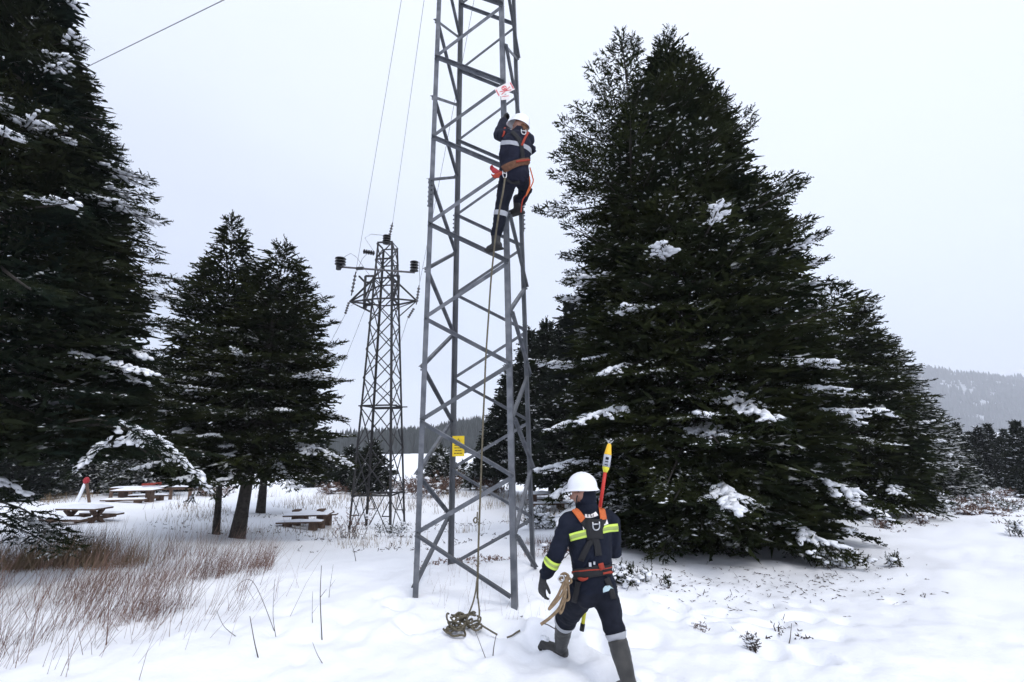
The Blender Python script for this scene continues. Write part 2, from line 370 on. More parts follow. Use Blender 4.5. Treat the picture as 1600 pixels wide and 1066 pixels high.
r1 = ridge('forested_hill', [(300, 760), (400, 735), (480, 715), (560, 702), (600, 693), (650, 690), (700, 683), (745, 674), (800, 664), (900, 655), (1050, 670), (1200, 720)], 250, 90, M['hilldark'], 3, 2)
far_trees('hill_forest', r1, 7000, 7, 11, M['forest'], thr=-2)
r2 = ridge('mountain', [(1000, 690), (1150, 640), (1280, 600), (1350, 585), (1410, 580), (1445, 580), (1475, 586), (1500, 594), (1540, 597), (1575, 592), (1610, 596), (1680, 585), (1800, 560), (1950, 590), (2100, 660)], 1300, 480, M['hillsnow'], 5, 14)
far_trees('mountain_forest', r2, 19000, 17, 21, M['forest'], thr=-.45, tmax=.12)
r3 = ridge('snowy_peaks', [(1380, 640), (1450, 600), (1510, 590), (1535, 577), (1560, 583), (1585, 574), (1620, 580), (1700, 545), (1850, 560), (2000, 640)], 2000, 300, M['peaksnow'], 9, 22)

# ------------------------------------------------------------------ conifers
STAT = []
def nrm(a): return a / np.maximum(np.linalg.norm(a, axis=-1, keepdims=True), 1e-9)
ICO_V = None
def ico():
    global ICO_V, ICO_F
    if ICO_V is None:
        bm = bmesh.new(); bmesh.ops.create_icosphere(bm, subdivisions=1, radius=1)
        ICO_V = np.array([v.co for v in bm.verts]); ICO_F = np.array([[v.index for v in f.verts] for f in bm.faces]); bm.free()
    return ICO_V, ICO_F
def blobs(P, D, L, Wd, H, r):
    """lumpy flattened ellipsoids: centre P, long axis D, sizes L, Wd, H"""
    iv, jf = ico(); n = len(P); D = nrm(D); up = np.tile([0, 0, 1.], (n, 1)); sd = nrm(np.cross(D, up)); up = np.cross(sd, D)
    k = 1 + .28 * (r.random((n, len(iv))) - .5)
    v = (iv[None, :, 0:1] * D[:, None] * L[:, None, None] + iv[None, :, 1:2] * sd[:, None] * Wd[:, None, None] + iv[None, :, 2:3] * up[:, None] * H[:, None, None]) * k[..., None] + P[:, None]
    f = (jf[None] + (np.arange(n) * len(iv))[:, None, None]).reshape(-1, 3)
    return v.reshape(-1, 3), f
def needle_mesh(P, D, L, nl, k, r, core=.010):
    """shoots: thin core kites plus k needle triangles each"""
    n = len(P); D = nrm(D); ref = nrm(r.normal(size=(n, 3))); S1 = nrm(np.cross(D, ref)); S2 = np.cross(D, S1)
    L = L[:, None]; vs = []; fs = []
    vs.append(np.stack([P, P + D * L * .35 + S1 * core, P + D * L * 1.04, P + D * L * .35 - S1 * core], 1))
    b = np.arange(n)[:, None] * 4
    fs.append(np.r_[np.c_[b, b + 1, b + 2], np.c_[b, b + 2, b + 3]])
    off = 4 * n
    for i in range(k):
        tt = (i + .35 + .3 * r.random((n, 1))) / k; ph = r.random((n, 1)) * 6.283
        rad = S1 * np.cos(ph) + S2 * np.sin(ph); w = L / k * (.62 if k > 5 else .95); l = nl * (.75 + .5 * r.random((n, 1))) * (1.1 - .35 * tt)
        a = P + D * (L * tt - w * .5); c = P + D * (L * tt + w * .5); d = P + D * (L * tt + l * .55) + rad * l
        vs.append(np.stack([a, c, d], 1)); bb = off + np.arange(n)[:, None] * 3; fs.append(np.c_[bb, bb + 1, bb + 2]); off += 3 * n
    return np.concatenate([v.reshape(-1, 3) for v in vs]), np.concatenate(fs)

def conifer(label, base, prof, seed, m, group=None, cat='tree', name='fir_tree', dens=1., shoot=.15, nl=.032, k=7, tier=1., fleck=.05, zlow=None, snow=0., snowz=(0, 99),
            lean=(0, 0), leaders=(), side=.13, trunk_r=.16, elev=(-12, 42), inner=.45, root=None, extra=(), fill=1., xmin=None, xmin_keep=.3, blob=1.):
    """prof: (absolute z, crown radius) from bottom to top. Needles, limbs, trunk and lying snow are the parts."""
    r = np.random.default_rng(seed); bx, by, bz = base; pz = np.array([p[0] for p in prof], float); pr = np.array([p[1] for p in prof], float)
    ztop = pz[-1]; zlow = pz[0] if zlow is None else zlow
    t0 = empty(name, base, label, cat, group)
    stems = [(0, 0, zlow, ztop, 1., bz)] + [tuple(l) for l in leaders]
    ZW = []; Ps, Ds, Ls, Bs = [], [], [], []; limb = MB(); SP_, SD_ = [], []
    for si, (ox, oy, za, zb, sc, rootz) in enumerate(stems):
        z = zw = za; left = 0; az0 = 0; nw = 1; ex = list(extra) if si == 0 else []
        while z < zb - .12 or ex:
            xb = ex.pop() if ex else None
            t = (z - zlow) / (ztop - zlow)
            rad0 = np.interp(z, pz, pr)
            if si: rad0 = min(rad0, (zb - z) * .42 + .12) * sc
            stepz = 0.
            if not xb:
                if left <= 0:
                    sp_ = (.20 + .085 * min(rad0, 2.4)) * (.8 + .4 * r.random()) * tier; zw += sp_; left = max(3, int(round(sp_ / ((.030 + .028 * (rad0 < 1.1)) / dens)))); az0 = r.random() * 6.283; nw = left; ZW.append(zw)
                left -= 1; z = zw + r.normal() * .035 * tier
                if zw > zb - .1: break
            az = az0 + 6.283 * (nw - left) / nw + r.normal() * .25
            rl = rad0 * (.55 + .50 * r.random()) if r.random() > .10 else rad0 * (1.02 + .06 * r.random())
            rl = max(rl, .16)
            el = R(elev[0] + (elev[1] - elev[0]) * t ** 1.3 + r.normal() * 5)
            h = np.array([math.cos(az), math.sin(az), 0]); lat = np.array([-math.sin(az), math.cos(az), 0])
            cx = bx + ox + lean[0] * (z - bz); cyy = by + oy + lean[1] * (z - bz)
            force = 0
            if xb:
                a_, b_, dr_, force = xb; cx, cyy, zr_x = a_; hv = np.array([b_[0] - a_[0], b_[1] - a_[1], 0]); rl = float(np.linalg.norm(hv)); h = hv / rl; lat = np.array([-h[1], h[0], 0]); el = math.atan2(b_[2] - a_[2], rl); t = .3; z -= stepz
            if not xb and xmin is not None and (cx + h[0] * rl) / max(.5, (cyy + h[1] * rl) * .98 + (z - CAMZ) * .196) < -1.14 and r.random() > xmin_keep: continue
            zr = zr_x if xb else z - rl * math.tan(el) * .75
            ns = max(3, int(rl * .78 / (side if not xb else side * .6)))
            s = np.linspace(.22, 1, ns) if rl > .5 else np.linspace(.15, 1, ns)
            droop = dr_ if xb else -.10 * rl * (1 - t)
            def cl(s):
                s = np.asarray(s)[..., None]
                return np.array([cx, cyy, zr]) + h * rl * s + np.array([0, 0, 1]) * (rl * math.tan(el) * (.75 * s + .25 * s ** 3) + droop * np.sin(s * math.pi))
            c = cl(s); tip = cl(np.array([1.0]))[0]
            if rl > .35:
                q = cl(np.linspace(0, .97, 5)); limb.tube([Vector(p) for p in q], [max(.007, .014 * rl) * (1 - i / 5.2) for i in range(5)], 4, False)
            tang = nrm(cl(s + .02) - cl(s - .02))
            for sg in (-1, 1):
                sl = (.42 * rl * (1 - s) ** .8 * (.6 + .6 * r.random(ns)) + .13)
                sl = np.minimum(sl, .75 if not xb else .42)
                ang = np.radians(52 + r.normal(size=ns) * 7)
                d = tang * np.cos(ang)[:, None] + lat * sg * np.sin(ang)[:, None]; d[:, 2] -= .10 * (1 - t) - .12 * t
                d = nrm(d)
                ks = np.maximum(1, (sl / (shoot * .55)).astype(int))
                j = np.repeat(np.arange(ns), ks); u = np.concatenate([(np.arange(q) + .6) / q for q in ks])
                P = c[j] + d[j] * (sl[j] * u)[:, None] * .92
                for sg2 in (-1, 1, 0):
                    if sg2 == 0: sel = u > .99 - 1 / np.maximum(ks[j], 1)
                    else: sel = np.ones(len(u), bool)
                    # interior thinned
                    frac = s[j]; sel &= r.random(len(u)) < np.clip((frac - inner) * 3 + .45, .28, 1)
                    if not sel.any(): continue
                    Pj = P[sel]; dj = d[j][sel]; ltj = np.cross([0, 0, 1.], dj); a2 = R(38) * sg2 + r.normal(size=len(Pj)) * .16
                    dd = dj * np.cos(a2)[:, None] + ltj * np.sin(a2)[:, None]; dd[:, 2] += r.normal(size=len(Pj)) * .22 + .05
                    Ps.append(Pj); Ds.append(dd); Ls.append(shoot * (.65 + .6 * r.random(len(Pj))) * (.75 + .25 * min(1, rl)))
            # leading shoots at the bough's end
            for q in range(4):
                Ps.append(tip[None] - tang[-1][None] * .05 * q); dd = tang[-1] + lat * r.normal() * .5; dd[2] += .15 * r.normal() + .15
                Ds.append(dd[None]); Ls.append(np.array([shoot * 1.1]))
            # snow patches
            zz = tip[2]
            if snow and (force or snowz[0] < zz < snowz[1]):
                nn = noise.noise(Vector((tip[0] * .8, tip[1] * .8, tip[2] * 1.1 + seed)))
                if force or (nn + r.normal() * .15 + (.24 if rl > rad0 * .88 else -.12) > .42 - snow * .5 and rl > .35):
                    s0 = .48 + .35 * r.random() if not force else .35; s1 = min(1.0, s0 + .18 + .35 * r.random()) if not force else 1.
                    m_ = max(2, int((s1 - s0) * rl / .065)); sv = np.linspace(s0, s1, m_)
                    q = cl(sv) + np.array([0, 0, .035]); SP_.append(q); SD_.append(np.tile(nrm(cl(np.array([s1])) - cl(np.array([s0]))), (m_, 1)))
                    for sg in (-1, 1):
                        for ss in np.arange(s0, s1, .11 / max(rl, .4)):
                            if r.random() < .3: continue
                            ln = (.30 * rl * (1 - ss) ** .8 + .12) * (.3 + .8 * r.random()); ln = min(ln, .5); m2_ = max(1, int(ln / .07)); uu = (np.arange(m2_) + .7) / m2_
                            dd = nrm((tang[-1] * .62 + lat * sg * .78)[None])[0].copy(); dd[2] -= .12
                            q = cl(np.full(m2_, ss)) + dd[None] * (uu * ln)[:, None] + np.array([0, 0, .03]); SP_.append(q); SD_.append(np.tile(dd, (m2_, 1)))
        # top leader spikes
        topx = bx + ox + lean[0] * (zb - bz); topy = by + oy + lean[1] * (zb - bz)
        for q in range(10):
            zq = zb - .45 + .045 * q; Ps.append(np.array([[topx, topy, zq]])); Ds.append(np.array([[r.normal() * .22, r.normal() * .22, 1.]])); Ls.append(np.array([shoot * 1.2]))
        for q in range(9):
            a = q * 2.4; Ps.append(np.array([[topx, topy, zb - .2 - .09 * (q // 3)]])); Ds.append(np.array([[math.cos(a), math.sin(a), .75]])); Ls.append(np.array([shoot * (1.3 + .5 * (q // 3))]))
        if si:
            limb.tube([(bx + lean[0] * (rootz - bz), by + lean[1] * (rootz - bz), rootz), (topx * .7 + bx * .3, topy * .7 + by * .3, rootz + (zb - rootz) * .25), (topx, topy, zb - .1)], [trunk_r * .5, trunk_r * .4, .012], 6, False)
    P = np.concatenate(Ps); D = np.concatenate(Ds); L = np.concatenate(Ls)
    ok = P[:, 2] > gz(P[:, 0], P[:, 1], False) - .02; P, D, L = P[ok], D[ok], L[ok]
    V_, F_ = needle_mesh(P, D, L, nl, k, r, core=nl * (.42 if k > 4 else .6))
    # coarser shaded foliage inside the crown
    nf = int(fill * 900 * sum(.5 * (pr[i] + pr[i + 1]) * (pz[i + 1] - pz[i]) for i in range(len(pz) - 1)))
    zf = zlow + (ztop - .5 - zlow) * r.random(nf * 3) ** 1.15; rf = np.interp(zf, pz, pr); acc = r.random(nf * 3) < rf / pr.max(); zf, rf = zf[acc][:nf], rf[acc][:nf]; nf = len(zf)
    zws = np.array(ZW); zf = zws[np.abs(zf[:, None] - zws[None]).argmin(1)] + r.normal(size=nf) * .075; rf = np.interp(zf, pz, pr)
    af = r.random(nf) * 6.283; qf = rf * np.sqrt(.06 + .50 * r.random(nf))
    Pf = np.c_[bx + lean[0] * (zf - bz) + np.cos(af) * qf, by + lean[1] * (zf - bz) + np.sin(af) * qf, zf - .08 * qf]
    if xmin is not None: Pf = Pf[Pf[:, 0] / (Pf[:, 1] * .98 + (Pf[:, 2] - CAMZ) * .196) > -1.25]
    af = np.arctan2(Pf[:, 1] - by, Pf[:, 0] - bx - lean[0] * (Pf[:, 2] - bz))
    okf = Pf[:, 2] > gz(Pf[:, 0], Pf[:, 1], False) + .05; Pf, af = Pf[okf], af[okf]; nf = len(Pf)
    Df = np.c_[np.cos(af + r.normal(size=nf) * .7), np.sin(af + r.normal(size=nf) * .7), r.normal(size=nf) * .22 - .02]
    Lf = (.20 + .22 * r.random(nf)) * min(1.6, shoot / .15); V2, F2 = needle_mesh(Pf, Df, Lf, .05 * shoot / .15, 3, r, core=.032 * shoot / .15)
    F_ = np.r_[F_, F2 + len(V_)]; V_ = np.r_[V_, V2]
    me = mesh_np('needles', V_, F_)
    tagp(link('needles', me, m, t0), kind='stuff'); STAT.append((label[:40], len(F_)))
    tagp(limb.build('branches', M['bark'], t0), kind='stuff')
    tr = MB(); zr_ = root if root is not None else bz
    tr.tube([(bx + lean[0] * (zz - bz) + .02 * math.sin(zz * 2), by + lean[1] * (zz - bz), zz) for zz in np.linspace(zr_ - .25, ztop - .15, 9)], [trunk_r * (1.25 if i == 0 else 1 - .97 * i / 8) for i in range(9)], 10, False)
    tr.build('trunk', M['bark'], t0, True)
    sel = (r.random(len(P)) < fleck * np.clip(1.0 + 1.6 * vnoise(P[:, 0] * 1.7 + P[:, 2] * 1.3, P[:, 1] * 1.7 - P[:, 2], seed), 0, 3)) & (nrm(D)[:, 2] > -.35)
    if sel.any():
        q = P[sel] + nrm(D[sel]) * L[sel][:, None] * (.3 + .5 * r.random((sel.sum(), 1))); dq = nrm(D[sel] * [1, 1, .3]); sq = nrm(np.cross(dq, [0, 0, 1.])); fl = shoot * (.15 + .27 * r.random((len(q), 1))); fw = shoot * (.075 + .10 * r.random((len(q), 1)))
        up_ = np.array([0, 0, 1.]) * fw * .8; vs_ = np.stack([q - dq * fl, q + sq * fw, q + dq * fl, q - sq * fw, q + up_, q - up_ * .4], 1).reshape(-1, 3); b_ = np.arange(len(q))[:, None] * 6
        tagp(link('snow_flecks', mesh_np('snow_flecks', vs_, np.concatenate([b_ + np.array([[i, (i + 1) % 4, 4]]) for i in range(4)] + [b_ + np.array([[(i + 1) % 4, i, 5]]) for i in range(4)])), M['snowclump'], t0), kind='stuff')
    if SP_:
        P = np.concatenate(SP_); D = np.concatenate(SD_); n = len(P); P = P + r.normal(size=P.shape) * [.02, .02, .008]
        V_, F_ = blobs(P, D + r.normal(size=D.shape) * .2, (.036 + .064 * r.random(n)) * blob, (.022 + .034 * r.random(n)) * blob, (.013 + .018 * r.random(n)) * blob, r)
        tagp(link('lying_snow', mesh_np('lying_snow', V_, F_, True), M['snowclump'], t0), kind='stuff'); STAT[-1] += (len(F_),)
    return t0

def prof_px(X0, D, pts, bottom=None):
    """crown outline as (px, py) seen from bottom to top at distance D -> (z, radius)"""
    out = []
    for px, py in pts:
        p = at(px, py, D); out.append((p.z, max(.03, abs(p.x - X0))))
    out.sort(); return out

# ------------------------------------------------------------------ near lattice tower
def corner(sx, sy, z):
    w = TW0 * (1 - TK * z / TH); c, s = math.cos(TYAW), math.sin(TYAW)
    return Vector((TWX + sx * w * c - sy * w * s, TWY + sx * w * s + sy * w * c, z))
tax, tay = Vector((math.cos(TYAW), math.sin(TYAW), 0)), Vector((-math.sin(TYAW), math.cos(TYAW), 0))
tower = empty('lattice_tower', (TWX, TWY, 0), 'tall grey galvanised lattice pylon in the foreground with a worker climbing it', 'pylon', 'lattice power pylons')
NTOP = 27; ZT = NTOP * TH
CN = {'FL': (-1, -1), 'FR': (1, -1), 'BR': (1, 1), 'BL': (-1, 1)}
LEGW, LEGT = .066, .008
for k, (sx, sy) in CN.items():
    m_ = MB(); a, b = corner(sx, sy, -.25), corner(sx, sy, ZT)
    m_.angle(a, b, tax * -sx, tay * -sy, LEGW, LEGT)
    leg = m_.build('leg', M['steel'] if sy < 0 else M['steel_back'], tower)
    # splice plates with bolt rows
    for zc in ({'FL': 7.7, 'FR': 7.7, 'BL': 7.7, 'BR': 7.7}[k] * TH, 15.6 * TH, 23 * TH):
        sp = MB(); a, b = corner(sx, sy, zc - .20), corner(sx, sy, zc + .20)
        o_ = tax * sx * .0075 + tay * sy * .0075
        sp.angle(a + o_, b + o_, tax * -sx, tay * -sy, LEGW * .92, .0065)
        spo = sp.build('splice_plate', M['steel_back'], leg)
        bo = MB()
        for i in range(6):
            p = corner(sx, sy, zc - .17 + .068 * i)
            bo.tube([p + tax * -sx * .035 + tay * sy * .008, p + tax * -sx * .035 + tay * sy * .032], .011, 6)
            bo.tube([p + tay * -sy * .035 + tax * sx * .008, p + tay * -sy * .035 + tax * sx * .032], .011, 6)
        tagp(bo.build('bolt_row', M['bolt'], leg), kind='stuff')
    ft = MB(); p = corner(sx, sy, .0); zg = g(p.x, p.y)
    ft.box(corner(sx, sy, zg - .045) - tax * sx * .03 - tay * sy * .03, (.20, .20, .03), Matrix.Rotation(TYAW, 3, 'Z')); ft.build('base_plate', M['steel_back'], tower)
# faces: (corner at even nodes, corner at odd nodes)
faces = [('FR', 'FL', -tay), ('BL', 'BR', tay), ('FL', 'BL', -tax), ('BR', 'FR', tax)]
for ce, co_, nrmv in faces:
    for n in range(0, NTOP):
        a = corner(*CN[ce if n % 2 == 0 else co_], n * TH); b = corner(*CN[co_ if n % 2 == 0 else ce], (n + 1) * TH)
        if n == 0: a = a + (b - a) * .045
        side = (tax if abs(nrmv.dot(tay)) > .5 else tay); sgn = 1 if (b - a).dot(side) > 0 else -1
        # members lie on the inner faces of the legs (every other one outside, as bolted)
        out = nrmv * (.0 if n % 2 else 0) + nrmv * .004
        d = (b - a).normalized(); up_ = nrmv.cross(d).normalized()
        if up_.z < 0: up_ = -up_
        w_ = .05 if (ce in ('FR',) ) else .042
        a2, b2 = a + out - d * -.012, b + out + d * -.012
        m_ = MB(); m_.angle(a2 + up_ * w_ / 2, b2 + up_ * w_ / 2, -up_, nrmv * (1 if ce in ('FR', 'FL') and n % 2 == 0 else 1) * (-1 if n % 2 else 1), w_, .005)
        br = m_.build('brace', M['steel'] if n % 3 else M['steel_back'], tower)
        if n < 17:
            bo = MB(); p = b - d * .03
            bo.tube([p + nrmv * .0, p + nrmv * .028], .011, 6); p = a + d * .03; bo.tube([p, p + nrmv * .028], .011, 6)
            bo.build('bolt', M['bolt'], br)['kind'] = 'stuff'
# crossarm above the frame that carries the line
ca = MB(); top = ZT - .3
for s in (-1, 1):
    ca.bar(corner(-1, s, top), corner(-1, s, top) - tax * 1.5 + Vector((0, 0, .1)) - tay * s * .3, .05)
    ca.bar(corner(1, s, top), corner(1, s, top) + tax * 1.5 + Vector((0, 0, .1)) - tay * s * .3, .05)
    ca.bar(corner(-1, s, top), corner(1, s, top), .05)
ca.build('crossarm', M['steel'], tower)

# signs on the tower
def text_mesh(body, size, extrude=.0015):
    cu = bpy.data.curves.new('txt', 'FONT'); cu.body = body; cu.size = size; cu.extrude = extrude; cu.align_x = 'CENTER'; cu.align_y = 'CENTER'
    o = bpy.data.objects.new('txt', cu); COL.objects.link(o); dg = bpy.context.evaluated_depsgraph_get(); dg.update()
    me = bpy.data.meshes.new_from_object(o.evaluated_get(dg)); bpy.data.objects.remove(o); return me
def plate(name, c, ux, uy, w, h, m, parent, t=.003):
    nrm_ = ux.cross(uy); mb = MB(); mt = Matrix((ux, uy, nrm_)).transposed()
    mb.box(c, (w, h, t), mt); return mb.build(name, m, parent)
def poly2d(name, c, ux, uy, pts, m, parent, off=.003, t=.0015):
    n_ = ux.cross(uy); c = Vector(c) + n_ * off; k = len(pts); mb = MB()
    mb.add([c + ux * x + uy * y for x, y in pts] + [c + ux * x + uy * y + n_ * t for x, y in pts],
           [tuple(range(k - 1, -1, -1)), tuple(range(k, 2 * k))] + [(i, (i + 1) % k, (i + 1) % k + k, i + k) for i in range(k)])
    return mb.build(name, m, parent)
pc = at(716.2, 697.2, 6.60); ux = Vector((math.cos(-.12), math.sin(-.12), 0)); uy = Vector((0, 0, 1))
sg = empty('warning_sign', pc, 'yellow high voltage warning sign with black triangle on the near pylon', 'sign')
plate('sign_plate', pc, ux, uy, .165, .272, M['yellow'], sg)
def ringtri(s, w):
    o = [(0, s), (-s * .9, -s * .62), (s * .9, -s * .62)]; i = [(x * w, y * w + .0) for x, y in o]; return o, i
to, ti = ringtri(.062, .80); cc = pc + uy * .042
n_ = ux.cross(uy); mb = MB()
vs = [cc - n_ * -.0025 + ux * x + uy * y for x, y in to] + [cc + n_ * .0025 + ux * x + uy * y for x, y in ti]
mb.add([v + n_ * .001 for v in vs], [(0, 1, 4, 3), (1, 2, 5, 4), (2, 0, 3, 5)]); mb.build('triangle', M['black'], sg)
poly2d('lightning_bolt', cc + uy * -.004, ux, uy, [(.006, .036), (-.014, .002), (-.002, .004), (-.008, -.022), (-.013, -.018), (-.008, -.034), (.006, -.020), (.001, -.018), (.012, .012), (.001, .009), (.012, .034)], M['black'], sg, .0025)
for i, (y, segs) in enumerate(((-.024, [(-.055, -.02), (-.014, .05)]), (-.060, [(-.05, -.012), (-.006, .045)]), (-.096, [(-.058, -.03), (-.024, .01), (.016, .055)]))):
    mb = MB()
    for x0, x1 in segs: mb.box(pc + ux * (x0 + x1) / 2 + uy * y + n_ * .003, (abs(x1 - x0), .009, .0015), Matrix((ux, uy, n_)).transposed())
    mb.build('text_line', M['black'], sg)
# weathered white plate, red skull over crossed bones, and the small plate under it
pl = corner(1, -1, 9.95 * TH); tilt = R(24); u1 = (ux * math.cos(tilt) + uy * math.sin(tilt)).normalized(); u2 = (uy * math.cos(tilt) - ux * math.sin(tilt)).normalized()
c1 = at(788.5, 139.5, 5.50); wsn = empty('danger_sign', c1, 'faded white danger sign with red mark above the climbing worker', 'sign')
plate('sign_plate', c1, u1, u2, .235, .145, M['signwhite'], wsn)
for px_, py_, rr_ in ((0, .018, .036),):
    poly2d('skull', c1, u1, u2, [(px_ + rr_ * math.cos(a) * 1.0, py_ + rr_ * math.sin(a)) for a in np.linspace(-.7, math.pi + .7, 12)] + [(-.016, -.030), (.016, -.030)], M['signred'], wsn)
for s in (-1, 1):
    for q in (-1, 1):
        poly2d('eye', c1, u1, u2, [(s * .014 + .008 * math.cos(a), .016 + .009 * math.sin(a)) for a in np.linspace(0, 5.6, 8)], M['signwhite'], wsn, .0050) if q > 0 else None
    poly2d('bone', c1, u1, u2, [(-s * .075, -.050), (-s * .070, -.062), (s * .078, -.010), (s * .073, .002)], M['signred'], wsn, .0022)
for s in (-1, 1):
    poly2d('red_bar', c1, u1, u2, [(s * .105 - .008, -.055), (s * .105 + .008, -.055), (s * .105 + .008, .05), (s * .105 - .008, .05)], M['signred'], wsn, .002)
c2 = at(789.8, 152.0, 5.485); ws2 = empty('number_plate', c2, 'small white plate hanging under the faded danger sign', 'sign')
plate('plate', c2, ux, uy, .115, .075, M['signwhite'], ws2); poly2d('red_line', c2, ux, uy, [(-.045, .008), (.045, .008), (.045, .018), (-.045, .018)], M['signred'], ws2, .002)

# ------------------------------------------------------------------ second tower, further off
B2 = gpt(590, 829, 16.3); T2Y = -.10; HT2 = at(606, 384, 16.3).z - B2.z; ztop2 = at(606, 384, 16.3).z
t2x, t2y = Vector((math.cos(T2Y), math.sin(T2Y), 0)), Vector((-math.sin(T2Y), math.cos(T2Y), 0))
topx2 = at(606, 384, 16.3).x
def c2n(sx, sy, z):
    t_ = (z - B2.z) / HT2; w = .70 * (1 - t_) + .29 * t_; cx = B2.x * (1 - t_) + topx2 * t_
    return Vector((cx, B2.y, z)) + t2x * sx * w + t2y * sy * w
tw2 = empty('lattice_tower', B2, 'narrow dark lattice pylon with switch arms standing in the snow behind the benches', 'pylon', 'lattice power pylons')
for sx, sy in ((-1, -1), (1, -1), (1, 1), (-1, 1)):
    MB().angle(c2n(sx, sy, B2.z - .3), c2n(sx, sy, ztop2), t2x * -sx, t2y * -sy, .068, .010).build('leg', M['steel_dark'], tw2)
zof = lambda py: at(600, py, 16.3).z
levels = [zof(p) for p in (772, 700, 636, 592, 548, 508, 472, 440, 410, 384)]
def brace2(a, b, w=.030): MB().angle(a, b, (b - a).cross(t2y), t2y, w, .008).build('brace', M['steel_dark'], tw2)
z0 = B2.z
for sy in (-1, 1):       # bottom bay: inverted V with ties
    top_ = (c2n(-1, sy, levels[0]) + c2n(1, sy, levels[0])) / 2
    for sx in (-1, 1):
        f_ = c2n(sx, sy, z0 + .05); brace2(top_, f_ - t2x * sx * .12)
        zt = z0 + .55; mid = c2n(sx, sy, zt); q = top_ + (f_ - top_) * ((levels[0] - zt) / (levels[0] - f_.z)); brace2(mid, q, .03); brace2(c2n(sx, sy, levels[0]), q, .03)
for sx in (-1, 1):
    top_ = (c2n(sx, -1, levels[0]) + c2n(sx, 1, levels[0])) / 2
    for sy in (-1, 1): brace2(top_, c2n(sx, sy, z0 + .05))
for i, (za, zb) in enumerate(zip(levels[:-1], levels[1:])):
    for (a, b) in (((-1, -1), (1, -1)), ((1, -1), (1, 1)), ((1, 1), (-1, 1)), ((-1, 1), (-1, -1))):
        brace2(c2n(*a, za), c2n(*b, zb)); brace2(c2n(*b, za) , c2n(*a, zb))
        if i in (0, 2, 6, 7) or zb == levels[-1]: brace2(c2n(*a, za), c2n(*b, za), .05)
        if zb == levels[-1]: brace2(c2n(*a, zb), c2n(*b, zb), .05)
# walkway frame on the level of py 636
for s in (-1, 1): brace2(c2n(-1, s, levels[2]) - t2x * .08, c2n(1, s, levels[2]) + t2x * .18, .04)
# three-cornered crossarm
tl, trp = at(547, 465, 16.3), at(651, 477, 16.3); trp.z = tl.z = (tl.z + trp.z) / 2
for tip, sx in ((tl, -1), (trp, 1)):
    am = MB()
    for sy in (-1, 1):
        am.bar(c2n(sx, sy, levels[6]), tip, .05); am.bar(c2n(sx, sy, levels[7]), tip, .05); am.bar(c2n(sx, sy, (levels[6] + levels[5]) / 2), tip, .03)
    am.build('crossarm', M['steel_dark'], tw2)
# switch frame boxes on both sides at that level
for px0, px1 in ((570, 583), (613, 623)):
    sw = MB(); zb_, za_ = zof(473), zof(437)
    for yy in (15.9, 16.6):
        a, b = at(px0, 455, yy).x, at(px1, 455, yy).x
        sw.bar((a, yy, za_), (b, yy, za_), .06); sw.bar((a, yy, zb_), (b, yy, zb_), .06); sw.bar((a, yy, zb_ - .1), (a, yy, za_), .07); sw.bar((b, yy, zb_ - .1), (b, yy, za_), .05)
        sw.bar((a, yy, zb_), (b, yy, za_), .04)
    sw.bar((a, 15.9, za_), (a, 16.6, za_), .05); sw.bar((b, 15.9, zb_), (b, 16.6, zb_), .05)
    sw.build('switch_frame', M['steel_dark'], tw2)
rodl, rodr = at(529, 417, 15.4), at(648, 426, 15.4)
MB().tube([rodl, rodr], .035, 8).build('operating_rod', M['insul_grey'], tw2)
cl_ = MB(); q = rodl.lerp(rodr, .28); cl_.tube([q - t2x * .12, q + t2x * .12], .06, 8); q = rodl.lerp(rodr, .0); cl_.tube([q - Vector((0, 0, .1)), q + Vector((0, 0, .08))], .09, 8); cl_.build('rod_clamp', M['steel_dark'], tw2)
def discs(p, ax, n, r, L):
    pr = [(0, r * .3)]
    for i in range(n):
        a = L * (i + .1) / n; pr += [(a, r * .35), (a + L / n * .25, r), (a + L / n * .55, r * .92), (a + L / n * .8, r * .35)]
    pr.append((L, r * .3)); return MB().lathe(p, ax, pr, 12)
zz_ = Vector((0, 0, 1))
discs(at(532, 420, 15.4), zz_ + t2x * .0, 1, .10, .14).build('insulator', M['insul'], tw2)
discs(at(531.5, 415, 15.4), zz_, 3, .19, .30).build('insulator', M['insul'], tw2)
discs(at(647, 425, 15.4), zz_, 4, .15, .40).build('insulator', M['insul'], tw2)
discs(at(604, 382, 16.0), zz_, 4, .15, .36).build('insulator', M['insul'], tw2)
discs(at(567.5, 393, 15.9), at(586, 396, 15.9) - at(567.5, 393, 15.9), 5, .09, .42).build('insulator', M['insul'], tw2)
# strain insulators and conductors
def wire_thing(pts, label, cat='cable', sag=0., r_=.0065, group='power line conductors', name='power_cable'):
    a, b = Vector(pts[0]), Vector(pts[1]); n_ = 24
    q = [a.lerp(b, i / n_) - Vector((0, 0, sag * 4 * (i / n_) * (1 - i / n_))) for i in range(n_ + 1)]
    return tagp(MB().tube(q, r_, 5).build(name, M['wire']), label, cat, group)
wp = [(at(549, 462, 16.3), at(556, 425, 16.0), at(726, -600, 6.0)), (at(607, 376, 16.2), at(613.5, 348, 16.0), at(746, -600, 6.1)), (at(650.5, 476, 16.3), at(655, 446, 16.0), at(854, -600, 6.3))]
ll = ['thin cable rising from the left arm of the dark pylon', 'thin cable rising from the top of the dark pylon', 'thin cable rising from the right arm of the dark pylon behind the near pylon']
for (a, b, c_), lb in zip(wp, ll):
    d = (b - a); discs(a + d * .12, d, 5, .055, d.length * .78).build('insulator', M['insul_grey'], tw2)
    MB().tube([a, b], .02, 5).build('clamp', M['steel_dark'], tw2)
    wire_thing((b, c_), lb, sag=.1)
